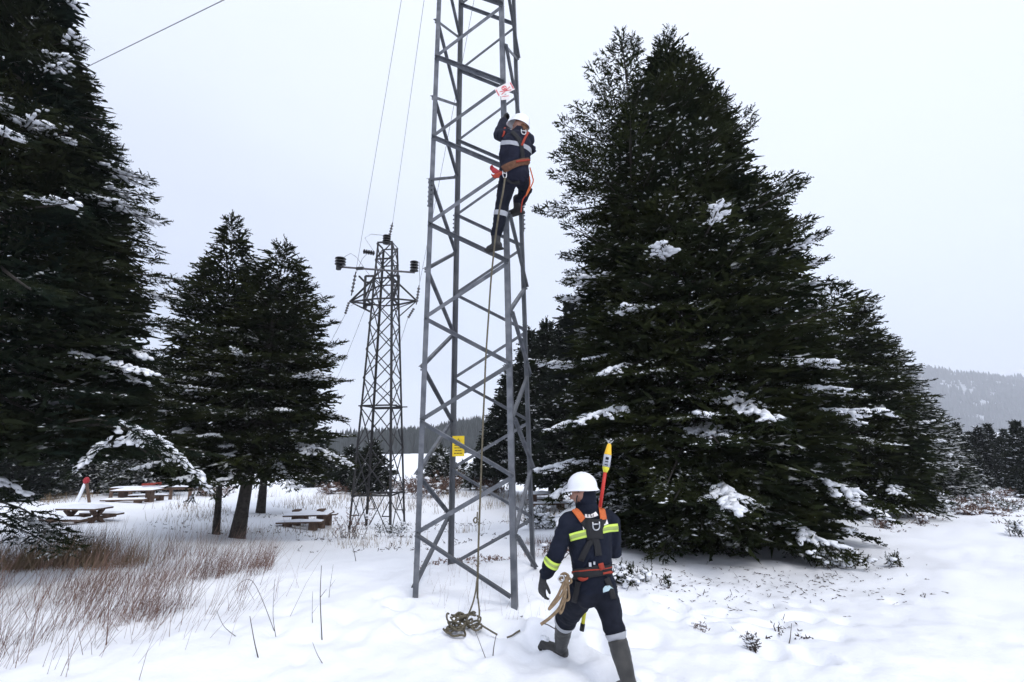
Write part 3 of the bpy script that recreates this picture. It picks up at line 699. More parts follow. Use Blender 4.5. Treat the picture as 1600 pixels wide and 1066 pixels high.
down = [(at(546, 470, 16.3), at(539, 492, 16.6), at(450, 640, 60)), (at(573, 476, 16.7), at(570, 484, 16.9), at(500, 640, 60)), (at(648, 480, 16.3), at(637, 498, 16.6), at(585, 640, 60))]
ll = ['thin cable dropping away to the left from the left arm of the dark pylon', 'thin cable dropping away behind the body of the dark pylon', 'thin cable dropping away behind from the right arm of the dark pylon']
for (a, b, c_), lb in zip(down, ll):
    d = b - a; discs(a + d * .1, d, 5, .05, d.length * .85).build('insulator', M['insul_grey'], tw2)
    wire_thing((b, c_), lb, sag=.6, r_=.008)
wire_thing((at(352, -1, 10), at(60, 142, 14)), 'single thin cable crossing the sky to the top left fir tree', sag=0., r_=.012, group='service cable')
# jumpers
for pts in ([(556, 428), (566, 405), (574, 396)], [(532, 405), (548, 396), (557, 402), (570, 420), (580, 434)], [(586, 396), (570, 372), (580, 366), (600, 368)], [(647, 412), (655, 409), (656, 440)], [(548, 478), (563, 470), (577, 462)]):
    MB().tube([at(x, y, 15.8) for x, y in pts], .008, 4).build('jumper_cable', M['wire'], tw2)

# ------------------------------------------------------------------ trees
def flip(pts): return pts
# right-hand big fir with two leaders
b = gpt(1108, 895, 9.6)
X0 = at(1114, 895, 9.6).x
pr = prof_px(X0, 9.6, [(1235, 902), (1275, 880), (1320, 790), (1345, 700), (1345, 600), (1335, 520), (1318, 440), (1300, 370), (1252, 300), (1232, 245), (1200, 180), (1165, 120), (1128, 118), (1098, 80), (1086, 52)])
pr = [(z, r_ * np.interp(z, [0, 4.5, 6.5, 8, 9.6, 11], [1.06, .86, .76, .64, .48, .15])) for z, r_ in pr]
conifer('largest snow-flecked fir with twin leaders right of the walking worker', (b.x, b.y, b.z), pr, 11, M['needles'], 'firs around the clearing', dens=.92, snow=.66, snowz=(-.2, 5.6), blob=1.5, trunk_r=.20, fill=1.15,
        leaders=[(-1.12, -.35, 6.2, pr[-1][0] - .42, 1.15, 3.5)], shoot=.165, nl=.040, k=5, elev=(-30, 38), fleck=.13, lean=(.006, 0))
# left foreground fir
b = gpt(-150, 900, 6.5); X0 = b.x
pr = prof_px(X0, 6.5, [(235, 722), (262, 705), (258, 640), (252, 560), (238, 480), (224, 400), (208, 330), (184, 240), (156, 160), (128, 95), (98, 20), (100, -60), (80, -140), (60, -210)])
conifer('dark fir at the left edge rising out of the frame', (b.x, b.y, b.z), pr, 23, M['needles_left'], 'firs around the clearing', dens=1.0, snow=.56, snowz=(.6, 9), trunk_r=.19, blob=1.15, extra=[(A(90, 668, 6.2), A(332, 772, 6.9), .30, 1), (A(100, 660, 6.0), A(262, 728, 6.3), .22, 0), (A(235, 712, 6.6), A(108, 744, 6.0), .30, 1), (A(-60, 770, 6.2), A(118, 850, 6.6), .06, 0), (A(-80, 800, 6.4), A(95, 862, 6.4), .05, 0), (A(-90, 740, 5.9), A(40, 778, 6.0), .05, 1), (A(-80, 790, 6.0), A(70, 835, 6.3), .05, 0)], shoot=.14, nl=.032, k=7, fleck=.06, elev=(-24, 18), fill=1.8, xmin=-6.9, xmin_keep=.12, side=.12)
# middle pair and the one behind
bA = gpt(338, 836, 12.2); trA = -.35 / 7
XA = (at(358, 400, 12.2).x + bA.x) / 2
pr = [(z, rr_) for z, rr_ in prof_px(bA.x + .1, 12.2, [(248, 730), (245, 640), (255, 560), (258, 515), (262, 470), (300, 430), (325, 395), (345, 370), (362, 334)])]
topA = at(364, 334, 12.2)
conifer('left one of the twin firs before the benches, with the taller top', (bA.x, bA.y, bA.z), [(z, max(.05, abs(r_))) for z, r_ in [(at(0, 755, 12.2).z, 1.5), (at(338, 700, 12.2).z, 1.75), (at(338, 600, 12.2).z, 1.72), (at(338, 500, 12.2).z, 1.35), (at(338, 440, 12.2).z, 1.0), (at(338, 400, 12.2).z, .55), (at(338, 370, 12.2).z, .26), (topA.z, .04)]], 31, M['needles'], 'firs around the clearing',
        dens=.95, snow=.5, snowz=(-.2, 4.6), trunk_r=.08, lean=((topA.x - bA.x) / (topA.z - bA.z), 0), elev=(-20, 30), fleck=.10, tier=1.15, shoot=.16, nl=.04, k=5, fill=.65, blob=1.2)
bB = gpt(371, 842, 12.0); topB = at(447, 374, 12.0)
conifer('right one of the twin firs before the benches, on the thick leaning trunk', (bB.x, bB.y, bB.z), [(at(400, 760, 12).z, 1.7), (at(400, 700, 12).z, 2.35), (at(400, 620, 12).z, 2.1), (at(400, 540, 12).z, 1.75), (at(400, 480, 12).z, 1.3), (at(400, 430, 12).z, .72), (at(400, 400, 12).z, .34), (topB.z, .04)], 37, M['needles'], 'firs around the clearing',
        dens=.95, snow=.5, snowz=(-.2, 4.2), trunk_r=.17, lean=((topB.x - bB.x) / (topB.z - bB.z), 0), elev=(-22, 30), fleck=.10, tier=1.15, shoot=.16, nl=.04, k=5, fill=.65, blob=1.2, extra=[(A(355, 690, 12), A(300, 778, 11.2), .1, 1), (A(395, 700, 12), A(455, 762, 11.2), .1, 1), (A(420, 690, 12), A(548, 728, 11.6), .1, 1)])
b = gpt(408, 797, 17.5)
conifer('fir standing behind the twin firs with only its trunk clear of them', (b.x, b.y, b.z), [(at(408, 740, 17.5).z, 1.9), (at(408, 600, 17.5).z, 1.5), (at(408, 470, 17.5).z, .4), (at(408, 440, 17.5).z, .05)], 41, M['needles_far'], 'firs around the clearing', dens=.7, snow=.3, trunk_r=.15, shoot=.26, nl=.06, k=3, side=.25)
# firs right of the big one
def sfir(label, pxb, pyb, D, outl, seed, m=None, dens=.6, **kw):
    dens *= 1.5
    b = gpt(pxb, pyb, D); pr = prof_px(b.x, D, outl); pr = [(z, rr_) for z, rr_ in pr if z > b.z + .05]
    kk = dict(shoot=.19, nl=.038, k=5, side=.17, snow=.5, trunk_r=.13, elev=(-24, 34), fleck=.12); kk.update(kw)
    return conifer(label, (b.x, b.y, b.z), pr, seed, m or M['needles'], 'firs around the clearing', dens=dens, **kk)
sfir('snowy fir close behind the right side of the largest fir', 1352, 806, 12.5, [(1440, 795), (1452, 740), (1440, 680), (1415, 610), (1388, 555), (1370, 520), (1352, 485), (1335, 462), (1310, 440)], 51, dens=.8, k=6, shoot=.17)
sfir('fir with a spiky top, third of the row behind the largest fir', 1415, 795, 16, [(1478, 785), (1482, 730), (1465, 680), (1445, 630), (1420, 585), (1400, 545), (1372, 512)], 53, M['needles_dusty'], dens=.7)
sfir('lowest snow-laden fir at the right end of the row', 1452, 800, 17.5, [(1525, 795), (1522, 770), (1510, 735), (1492, 700), (1474, 665), (1452, 640), (1424, 600)], 55, M['needles_dusty'], dens=.7, snow=.62)
# group left of the big one
grp = [(905, 790, 19, 470, 80, 61, 'tall fir behind the walking worker, merging with the largest fir'), (862, 778, 22, 502, 60, 62, 'spire-topped fir second to the left of the largest fir'),
       (832, 774, 24, 515, 50, 63, 'slender pointed fir seen through the right legs of the near pylon'), (800, 772, 24.5, 572, 48, 64, 'fir seen just right of the hanging rope'),
       (775, 771, 25.5, 640, 34, 65, 'low fir with white-edged boughs at the left end of that dark row')]
for px, py, D, ty, hw, sd_, lb in grp:
    b = gpt(px, py, D); zt = at(px, ty, D).z; rm = hw / FPX * D
    conifer(lb, (b.x, b.y, b.z), [(b.z + .9, rm * .8), (b.z + 1.6, rm), (b.z + (zt - b.z) * .5, rm * .72), (b.z + (zt - b.z) * .8, rm * .3), (zt, .04)], sd_, M['needles_far'] if sd_ != 66 else M['needles'], 'firs around the clearing', dens=.95, snow=.30, shoot=.30, nl=.07, k=3, side=.25, trunk_r=.15)
# small trees and far ones
sm = [(688, 778, 28, 700, 30, 71, 'small snow-edged fir framed by the left legs of the near pylon', 'needles_dusty'), (722, 774, 30, 725, 22, 72, 'smaller fir seen right behind the yellow sign leg', 'needles_dusty'), (752, 774, 27, 716, 24, 73, 'small frosted fir left of the rope', 'needles_dusty'),
      (578, 778, 27, 690, 30, 74, 'small dark fir behind the foot of the dark pylon', 'needles_far'), (545, 776, 29, 700, 26, 75, 'small dark fir half hidden by the twin firs', 'needles_far'), (610, 770, 45, 735, 8, 76, 'tiny fir on the white slope behind the dark pylon', 'needles_far'),
      (60, 770, 26, 640, 55, 77, 'dark fir beyond the red-capped post', 'needles_dusty'), (150, 768, 27, 600, 60, 78, 'dusted fir beyond the far picnic table', 'needles_dusty'), (225, 768, 25, 560, 55, 79, 'dusted fir between the left edge fir and the twin firs', 'needles_dusty'), (20, 772, 22, 560, 70, 80, 'tall dark fir behind the left edge fir', 'needles_far'),
      (105, 766, 32, 655, 45, 83, 'fir deep in the dark row at the left', 'needles_far'), (500, 772, 34, 690, 30, 84, 'distant fir behind the right picnic table', 'needles_far'), (290, 770, 30, 640, 45, 85, 'distant fir behind the twin firs', 'needles_far')]
for px, py, D, ty, hw, sd_, lb, mm in sm:
    b = gpt(px, py, D); zt = at(px, ty, D).z; rm = hw / FPX * D; h_ = zt - b.z
    conifer(lb, (b.x, b.y, b.z), [(b.z + .15, rm * .85), (b.z + h_ * .2, rm), (b.z + h_ * .6, rm * .6), (b.z + h_ * .85, rm * .25), (zt, .03)], sd_, M[mm], 'firs around the clearing', dens=.5, snow=.45, shoot=.32, nl=.085, k=3, side=.25, trunk_r=.1, blob=1.3)
# forest edge at the right: three firs copied with shared meshes
protos = []
for i, sd_ in enumerate((91, 92, 93)):
    o = conifer('proto', (0, 0, 0), [(.3, 1.9), (1.4, 2.1), (5, 1.35), (7.4, .6), (9.4, .04)], sd_, M['needles_far'], 'firs of the far wood', fill=.35, dens=.6, snow=.5, shoot=.50, nl=.10, k=3, side=.32, trunk_r=.16, blob=2.0)
    protos.append(o)
def copy_tree(o):
    c = o.copy(); COL.objects.link(c)
    for ch in o.children: d = ch.copy(); COL.objects.link(d); d.parent = c
    return c
far = [(1478, 700, 40), (1496, 664, 46), (1516, 662, 48), (1534, 676, 52), (1550, 668, 48), (1566, 664, 50), (1582, 684, 46), (1592, 700, 42), (1505, 700, 40), (1540, 706, 42), (1570, 712, 44), (1612, 660, 38), (1605, 735, 30), (1460, 690, 50), (1524, 690, 56),
       (1440, 690, 48), (1555, 690, 60), (1590, 672, 58)]
side_words = ['leftmost of the far wood, beside the row of firs', 'broad-topped and the left one of the wood\'s two tallest tops', 'the right one of the wood\'s two tallest tops, left half', 'slightly sunken between the two crests of the wood', 'left peak of the wood\'s right crest', 'right peak of the wood\'s right crest', 'on the falling right shoulder of the wood', 'low on the right shoulder of the wood', 'in front at the left foot of the wood', 'in front at the middle foot of the wood', 'in front at the right foot of the wood', 'cut by the right edge of the picture, tall', 'white-fringed and low at the right edge', 'hidden behind the last fir of the row', 'deep in the wood between the crests', 'behind the snow-laden end fir', 'deep in the right part of the wood', 'rearmost on the right shoulder']
rr_ = random.Random(4)
used = [0, 0, 0]
for i, ((px, ty, D), w_) in enumerate(zip(far, side_words)):
    D *= .62
    k = i % 3; o = protos[k] if not used[k] else copy_tree(protos[k]); used[k] = 1
    p = at(px, 780, D); zg = g(p.x, p.y); zt = at(px, ty, D).z; s_ = (zt - zg) / 9.4
    o.location = (p.x, D, zg); o.scale = (s_ * rr_.uniform(1.0, 1.35),) * 2 + (s_,); o.rotation_euler = (0, 0, rr_.uniform(0, 6.28)); o['label'] = 'dark fir ' + w_

# ------------------------------------------------------------------ people
def capsule(mb, pts, rad, up=(0, 1, 0), n=16, cap=.75):
    """closed tapered tube with elliptical sections; rad: list of (a across, b along up)"""
    pts = [Vector(p) for p in pts]; rad = [(r, r) if not isinstance(r, tuple) else r for r in rad]; m = len(pts)
    rings = []
    def ring(p, d, ra, rb):
        x = d.cross(Vector(up)); x = x.normalized() if x.length > 1e-3 else d.orthogonal().normalized(); y = x.cross(d)
        return [p + x * ra * math.cos(2 * math.pi * k / n) + y * rb * math.sin(2 * math.pi * k / n) for k in range(n)]
    dd = [(pts[min(i + 1, m - 1)] - pts[max(i - 1, 0)]).normalized() for i in range(m)]
    r0, r1 = rad[0], rad[-1]
    for q, k in ((1, .05), (.86, .52), (.5, .87)): rings.append(ring(pts[0] - dd[0] * min(r0) * cap * q, dd[0], r0[0] * k, r0[1] * k))
    for i in range(m): rings.append(ring(pts[i], dd[i], *rad[i]))
    for q, k in ((.5, .87), (.86, .52), (1, .05)): rings.append(ring(pts[-1] + dd[-1] * min(r1) * cap * q, dd[-1], r1[0] * k, r1[1] * k))
    vs = [v for r_ in rings for v in r_]; M_ = len(rings)
    fs = [(i * n + k, i * n + (k + 1) % n, (i + 1) * n + (k + 1) % n, (i + 1) * n + k) for i in range(M_ - 1) for k in range(n)]
    fs += [tuple(range(n - 1, -1, -1)), tuple((M_ - 1) * n + k for k in range(n))]
    mb.add(vs, fs)
def fuse(mb, voxel, smooth_it=6, fold=0., fscale=9., seed=0):
    me = mb.mesh('tmp'); o = bpy.data.objects.new('tmp', me); COL.objects.link(o)
    bm = bmesh.new(); bm.from_mesh(me); bmesh.ops.recalc_face_normals(bm, faces=bm.faces); bm.to_mesh(me); bm.free()
    md = o.modifiers.new('r', 'REMESH'); md.mode = 'VOXEL'; md.voxel_size = voxel; md.use_smooth_shade = True
    if smooth_it: sm = o.modifiers.new('s', 'SMOOTH'); sm.factor = .5; sm.iterations = smooth_it
    dg = bpy.context.evaluated_depsgraph_get(); dg.update()
    out = bpy.data.meshes.new_from_object(o.evaluated_get(dg)); bpy.data.objects.remove(o)
    if fold:
        n = len(out.vertices); co = np.zeros(n * 3); out.vertices.foreach_get('co', co); co = co.reshape(-1, 3)
        no = np.zeros(n * 3); out.vertices.foreach_get('normal', no); no = no.reshape(-1, 3)
        for i in range(n):
            x, y, z = co[i]
            w = noise.noise(Vector((x * fscale * .7 + seed, y * fscale * .7, z * fscale * 1.5 + 2.5 * noise.noise(Vector((x * 5, y * 5, z * 3 + seed))))))
            w2 = noise.noise(Vector((x * fscale * 2.2, y * fscale * 2.2 + seed, z * fscale * 3.4)))
            co[i] += no[i] * (fold * (1 - 2.2 * abs(w)) + fold * .35 * w2)
        out.vertices.foreach_set('co', co.ravel()); out.update()
    smooth(out); return out
def bvh_of(me): return BVHTree.FromPolygons([v.co for v in me.vertices], [tuple(p.vertices) for p in me.polygons])
CAMP = Vector((0, 0, CAMZ))
def onto(tree, px, py, off=.007, back=None):
    d = (CR @ Vector(((px - 800) / FPX, (533 - py) / FPX, -1.0))).normalized()
    h, n, i, _ = tree.ray_cast(CAMP, d)
    if h is None:
        p = at(px, py, back or 4.1); h, n, i, _ = tree.find_nearest(p)
    if n.dot(d) > 0: n = -n
    return h + n * off
def strap(name, tree, path, w, m, parent, off=.007, n=14, back=None, thick=.004, rows=4):
    """webbing laid over the clothing along a path; w is its width in metres"""
    pts = []; seg = [math.dist(path[i], path[i + 1]) for i in range(len(path) - 1)]; tot = sum(seg)
    for i in range(n + 1):
        t_ = tot * i / n; k = 0
        while k < len(seg) - 1 and t_ > seg[k]: t_ -= seg[k]; k += 1
        f = t_ / seg[k]; pts.append((path[k][0] * (1 - f) + path[k + 1][0] * f, path[k][1] * (1 - f) + path[k + 1][1] * f))
    wd = onto(tree, *pts[n // 2], off, back); depth = (CR.inverted() @ (wd - CAMP)); pxm = FPX / -depth.z
    G = []
    for i, p in enumerate(pts):
        a, b = pts[max(i - 1, 0)], pts[min(i + 1, n)]; tx, ty = b[0] - a[0], b[1] - a[1]; l = math.hypot(tx, ty) or 1; nx_, ny_ = -ty / l, tx / l
        G.append([onto(tree, p[0] + nx_ * w * pxm * (j / (rows - 1) - .5), p[1] + ny_ * w * pxm * (j / (rows - 1) - .5), off, back) for j in range(rows)])
    for _ in range(2):
        H = [r_[:] for r_ in G]
        for i in range(1, n):
            for j in range(rows): H[i][j] = (G[i - 1][j] + G[i][j] * 2 + G[i + 1][j]) / 4
        G = H
    mb = MB(); rows_ = rows; vs = [v for r_ in G for v in r_]
    fs = [(i * rows_ + j, i * rows_ + j + 1, (i + 1) * rows_ + j + 1, (i + 1) * rows_ + j) for i in range(n) for j in range(rows_ - 1)]
    me = bpy.data.meshes.new(name); me.from_pydata(vs, [], fs); me.update(); smooth(me)
    o = link(name, me, m, parent); md = o.modifiers.new('thick', 'SOLIDIFY'); md.thickness = thick; md.offset = 0
    return o
def band(name, body, p, axis, half, m, parent, reach=.14, off=.006):
    """a sewn-on band: the slab of the garment between two planes, lifted off the cloth"""
    p, axis = Vector(p), Vector(axis).normalized(); bm = bmesh.new(); bm.from_mesh(body)
    for s in (1, -1):
        geo = bm.verts[:] + bm.edges[:] + bm.faces[:]
        bmesh.ops.bisect_plane(bm, geom=geo, plane_co=p + axis * half * s, plane_no=axis * s, clear_outer=True)
    bmesh.ops.delete(bm, geom=[v for v in bm.verts if (v.co - p).length > reach], context='VERTS')
    bm.normal_update()
    for v in bm.verts: v.co += v.normal * off
    me = bpy.data.meshes.new(name); bm.to_mesh(me); bm.free(); me.materials.clear(); smooth(me)
    return link(name, me, m, parent)
def hand(name, wrist, tipdir, palm_n, m, parent, curl=.5, s=1., side=1, spread=.12):
    """gloved hand: palm, four fingers of different lengths, thumb from the palm's side"""
    f = Vector(tipdir).normalized(); nrm_ = (Vector(palm_n) - f * Vector(palm_n).dot(f)).normalized(); lat = f.cross(nrm_) * side
    mb = MB(); w = Vector(wrist)
    capsule(mb, [w - f * .03, w + f * .02, w + f * .06 * s, w + f * .092 * s], [(.030 * s, .024 * s), (.033 * s, .022 * s), (.042 * s, .019 * s), (.040 * s, .015 * s)], up=nrm_, n=12)
    for i, (x, l) in enumerate(((-.031, .070), (-.010, .080), (.011, .075), (.031, .060))):
        b = w + f * .088 * s + lat * x * s; d = (f + lat * x * spread * 10 / 1.).normalized(); pts = [b - d * .02]; a = 0
        pts.append(b)
        for j, fr in enumerate((.45, .32, .23)):
            a += curl * (.9 if j == 0 else 1.15) * .9; dd = d * math.cos(a) + nrm_ * math.sin(a); b = b + dd * l * s * fr; pts.append(b)
        capsule(mb, pts, [.0105 * s, .0110 * s, .0105 * s, .0098 * s, .0085 * s], up=lat, n=8)
    b = w + f * .030 * s - lat * .034 * s; d = (f * .75 - lat * .62 + nrm_ * .25).normalized(); p2 = b + d * .038 * s; d2 = (f * .85 - lat * .15 + nrm_ * (.2 + curl * .6)).normalized()
    capsule(mb, [b - d * .012, b, p2, p2 + d2 * .030 * s], [.013 * s, .014 * s, .0125 * s, .010 * s], up=nrm_, n=8)
    me = fuse(mb, .0042 * s, 2); return link(name, me, m, parent)
def helmet(c, fwd, up, m, parent, s=1.):
    """shell with a brim that runs into a peak, low centre ridge and vents"""
    f = Vector(fwd).normalized(); u = (Vector(up) - f * Vector(up).dot(f)).normalized(); l = u.cross(f)
    N_ = 36; vs = []; rows = []
    for k, (t_, ex) in enumerate(((0., 0), (.18, 0), (.36, 0), (.54, 0), (.70, 0), (.84, 0), (.94, 0), (1., 0), (1.0, .016), (.985, .03))):
        a = t_ * math.pi / 2; row = []
        for q in range(N_):
            ph = 2 * math.pi * q / N_; cf, cl_ = math.cos(ph), math.sin(ph)
            rl = .142 if cf > 0 else .138; pk = max(0, cf) ** 2.2 * (.034 if ex else 0)
            ra = math.sin(a); x = cf * (rl * ra + ex * .6 + pk * (ex / .03)); y = cl_ * (.112 * ra + ex * .55)
            z = .135 * math.cos(a) ** .82 if t_ < 1 else 0
            if ex: z = -.006 - .012 * (ex / .03) - .010 * max(0, cf) ** 2 - .006 * max(0, -cf)
            if t_ < .9: z += .006 * math.exp(-(y / .016) ** 2) * (1 - t_)
            row.append(Vector(c) + (f * x + l * y + u * z) * s)
        rows.append(row)
    mb = MB(); vs = [v for r_ in rows for v in r_]; K = len(rows)
    mb.add(vs, [(i * N_ + q, (i + 1) * N_ + q, (i + 1) * N_ + (q + 1) % N_, i * N_ + (q + 1) % N_) for i in range(1, K - 1) for q in range(N_)] + [(N_ + q, N_ + (q + 1) % N_, 0) for q in range(N_)])
    o = mb.build('helmet', m, parent, True); md = o.modifiers.new('shell', 'SOLIDIFY'); md.thickness = .004; md.offset = -1
    return o
def label_mats(me, mats, segs):
    """face material from the nearest limb; segs: (a, b, radius, slot)"""
    for m in mats: me.materials.append(m)
    n = len(me.polygons); c = np.zeros(n * 3); me.polygons.foreach_get('center', c); c = c.reshape(-1, 3); best = np.full(n, 1e9); sl = np.zeros(n, np.int32)
    for a, b, r_, k in segs:
        a = np.array(a); b = np.array(b); ab = b - a; t_ = np.clip(((c - a) @ ab) / (ab @ ab), 0, 1)[:, None]; d = np.linalg.norm(c - (a + t_ * ab), axis=1) - r_
        w = d < best; best[w] = d[w]; sl[w] = k
    me.polygons.foreach_set('material_index', sl)
def head_shape(mb, c, face, up, s=1.):
    """head with brow, nose, chin, ears; face = direction looked at"""
    f = Vector(face).normalized(); u = (Vector(up) - f * Vector(up).dot(f)).normalized(); l = u.cross(f); c = Vector(c)
    capsule(mb, [c + u * .045 - f * .012, c + u * .0 - f * .008], [(.076 * s, .094 * s), (.074 * s, .092 * s)], up=f, n=18, cap=.9)
    capsule(mb, [c + f * .030 - u * .005, c + f * .040 - u * .060, c + f * .045 - u * .092], [(.058, .045), (.050, .042), (.030, .030)], up=f, n=14)
    capsule(mb, [c + f * .082 + u * .010, c + f * .105 - u * .026], [(.009, .010), (.015, .014)], up=f, n=8)
    for s_ in (-1, 1):
        capsule(mb, [c + l * s_ * .076 + u * .014 - f * .012, c + l * s_ * .079 - u * .026 - f * .006], [(.011, .020), (.009, .014)], up=f, n=8)
        capsule(mb, [c + l * s_ * .030 + f * .078 + u * .026, c + l * s_ * .012 + f * .086 + u * .024], [.010, .010], up=f, n=8)
    return f, u, l, c
def boot(name, knee, ankle, toe, parent, up, foot_r=.046, top=.076):
    knee, ankle, toe = Vector(knee), Vector(ankle), Vector(toe); mb = MB(); d = (toe - ankle)
    sh = knee.lerp(ankle, .5); upv = (knee - ankle).normalized()
    capsule(mb, [knee, knee.lerp(ankle, .35), sh.lerp(ankle, .5), ankle], [top, top * .97, top * .80, top * .74], n=16, cap=.25)
    dd = d.normalized(); heel = ankle - dd * .05
    capsule(mb, [heel - upv * .035, ankle - upv * .040, ankle + d * .55 - upv * .045, toe - upv * .048], [(.043, .050), (.046, .055), (.050, .042), (.044, .032)], up=upv, n=14, cap=.6)
    me = fuse(mb, .009, 4, .0025, 14); o = link(name, me, M['boot'], parent)
    so_ = MB(); lat = dd.cross(upv).normalized(); prof_ = [(-.085, .030), (-.06, .042), (.0, .040), (.08, .043), (.15, .052), (.20, .046), (.235, .026)]
    L_ = d.length + .10; k = L_ / .32; n2 = lat.cross(dd).normalized()
    if n2.dot(upv) < 0: n2 = -n2
    base = ankle - upv * .082
    lo = [base + dd * x * k + lat * y for x, y in prof_] + [base + dd * x * k - lat * y for x, y in reversed(prof_)]; c_ = len(lo)
    so_.add([v - n2 * .012 for v in lo] + [v + n2 * .014 for v in lo], [tuple(range(c_)), tuple(range(2 * c_ - 1, c_ - 1, -1))] + [(i, (i + 1) % c_, (i + 1) % c_ + c_, i + c_) for i in range(c_)])
    so_.build('sole', M['sole'], o)
    return o
def dring(name, c, u, v, w, h, m, parent, r_=.0045):
    pts = [c + u * w / 2 * x + v * h * y for x, y in ((-1, .5), (-1, 0), (-.92, -.25), (-.55, -.46), (0, -.52), (.55, -.46), (.92, -.25), (1, 0), (1, .5))]
    mb = MB(); mb.tube(pts, r_, 8); mb.tube([c + u * w * -.5 + v * h * .22, c + u * w * .5 + v * h * .22], r_, 8); return mb.build(name, m, parent, True)

# ---- the walking worker
TH_ = R(20)
wf = Vector((-math.sin(TH_), math.cos(TH_), 0)); wr = Vector((math.cos(TH_), math.sin(TH_), 0)); UP = Vector((0, 0, 1))
J = dict(head=at(910, 772, 4.19), neck=at(920, 798, 4.17), chest=at(921, 833, 4.17), belly=at(924, 868, 4.17), waist=at(926, 895, 4.17), pelvis=at(927, 914, 4.18),
         shL=at(887, 818, 4.12), elL=at(869, 866, 4.10), wrL=at(852, 897, 4.16), shR=at(953, 814, 4.25), elR=at(959, 862, 4.30), wrR=at(936, 852, 4.52),
         hipL=at(912, 922, 4.19), knL=at(882, 972, 4.50), anL=at(876, 1013, 4.72), hipR=at(942, 921, 4.20), knR=at(962, 990, 4.10), anR=at(984, 1073, 4.02))
walker = empty('person', (J['pelvis'].x, J['pelvis'].y, g(J['pelvis'].x, J['pelvis'].y)), 'worker in navy workwear, white helmet and orange harness walking away through the snow', 'person', 'line workers')
mb = MB()
capsule(mb, [J['pelvis'] - UP * .05, J['pelvis'] + UP * .03, J['waist'], J['belly'], J['chest'], J['chest'].lerp(J['neck'], .45)], [(.148, .118), (.170, .130), (.158, .120), (.175, .126), (.200, .132), (.180, .115)], up=wf, n=24)
capsule(mb, [J['shL'] + UP * .01, J['neck'] - UP * .075, J['shR'] + UP * .01], [(.066, .078), (.095, .095), (.066, .078)], up=UP, n=16)
capsule(mb, [J['neck'] - UP * .10, J['neck'] - UP * .02, J['neck'] + UP * .045], [(.100, .085), (.082, .078), (.070, .070)], up=wf, n=16)
# standing collar
capsule(mb, [J['neck'] - UP * .05, J['neck'] + UP * .03], [(.098, .092), (.088, .086)], up=wf, n=18, cap=.2)
capsule(mb, [J['shL'], J['shL'].lerp(J['elL'], .5), J['elL'], J['elL'].lerp(J['wrL'], .5), J['wrL']], [.076, .067, .062, .059, .050], n=16)
capsule(mb, [J['shR'], J['shR'].lerp(J['elR'], .5), J['elR'], J['elR'].lerp(J['wrR'], .5), J['wrR']], [.082, .072, .066, .062, .050], n=16)
capsule(mb, [J['hipL'] + UP * .04, J['hipL'], J['hipL'].lerp(J['knL'], .5), J['knL']], [(.105, .12), (.108, .115), .095, .078], up=wf, n=18)
capsule(mb, [J['hipR'] + UP * .04, J['hipR'], J['hipR'].lerp(J['knR'], .5), J['knR']], [(.105, .12), (.108, .115), .094, .076], up=wf, n=18)
# seat and cargo pocket
capsule(mb, [J['hipR'] - wf * .05, J['hipR'] - wf * .04 - UP * .06], [.085, .08]); capsule(mb, [J['hipL'] - wf * .05, J['hipL'] - wf * .04 - UP * .06], [.085, .08])
q = J['hipR'].lerp(J['knR'], .52) + wr * .060; capsule(mb, [q + UP * .06, q - UP * .05], [(.030, .055), (.040, .060)], up=wf, n=10, cap=.3)
hf = Vector((-.86, .50, -.10)).normalized()
hd = head_shape(mb, J['head'], hf, UP)
segs = [(J['neck'] + UP * .05, J['head'], .09, 2), (J['head'], J['head'] + hf * .10 - UP * .04, .05, 2), (J['neck'] - UP * .2, J['neck'] + UP * .035, .115, 0), (J['chest'], J['pelvis'] + UP * .06, .2, 0), (J['pelvis'], J['pelvis'] - UP * .1, .17, 1),
        (J['shL'], J['elL'], .08, 0), (J['elL'], J['wrL'], .07, 0), (J['shR'], J['elR'], .08, 0), (J['elR'], J['wrR'], .07, 0), (J['hipL'], J['knL'], .10, 1), (J['hipR'], J['knR'], .10, 1), (J['shL'], J['shR'], .08, 0)]
body = fuse(mb, .0105, 5, .0095, 7, 3.1)
label_mats(body, [M['navy'], M['trouser'], M['skin']], segs)
link('body', body, None, walker); BW = bvh_of(body)
# hood / nape cover and hair under the helmet
mb = MB(); capsule(mb, [J['head'] - hf * .045 + UP * .01, J['head'] - hf * .05 - UP * .06], [(.080, .072), (.078, .070), ], up=hf, n=14)
link('neck_cover', fuse(mb, .008, 3), M['navy'], walker)
helmet(J['head'] + UP * .052 - hf * .004, (hf + Vector((0, 0, .04))), UP + hf * .0 + wr * .03, M['helmet'], walker, .93)
# chin strap and cheek
mb = MB(); L_ = UP.cross(hf); mb.tube([J['head'] - L_ * -.080 + UP * .03, J['head'] + L_ * .084 - UP * .03 + hf * .02, J['head'] + hf * .05 - UP * .11 + L_ * .03], .005, 6); mb.build('chin_strap', M['webbing'], walker)
hand('glove', J['wrL'] + (J['wrL'] - J['elL']).normalized() * .04, Vector((-.12, .10, -1)), Vector((.75, .5, .1)), M['glove'], walker, .42, 1.12, side=-1)
hand('glove', J['wrR'], Vector((-.3, .55, .35)), Vector((-.8, -.2, .2)), M['glove'], walker, 1.15, 1.08)
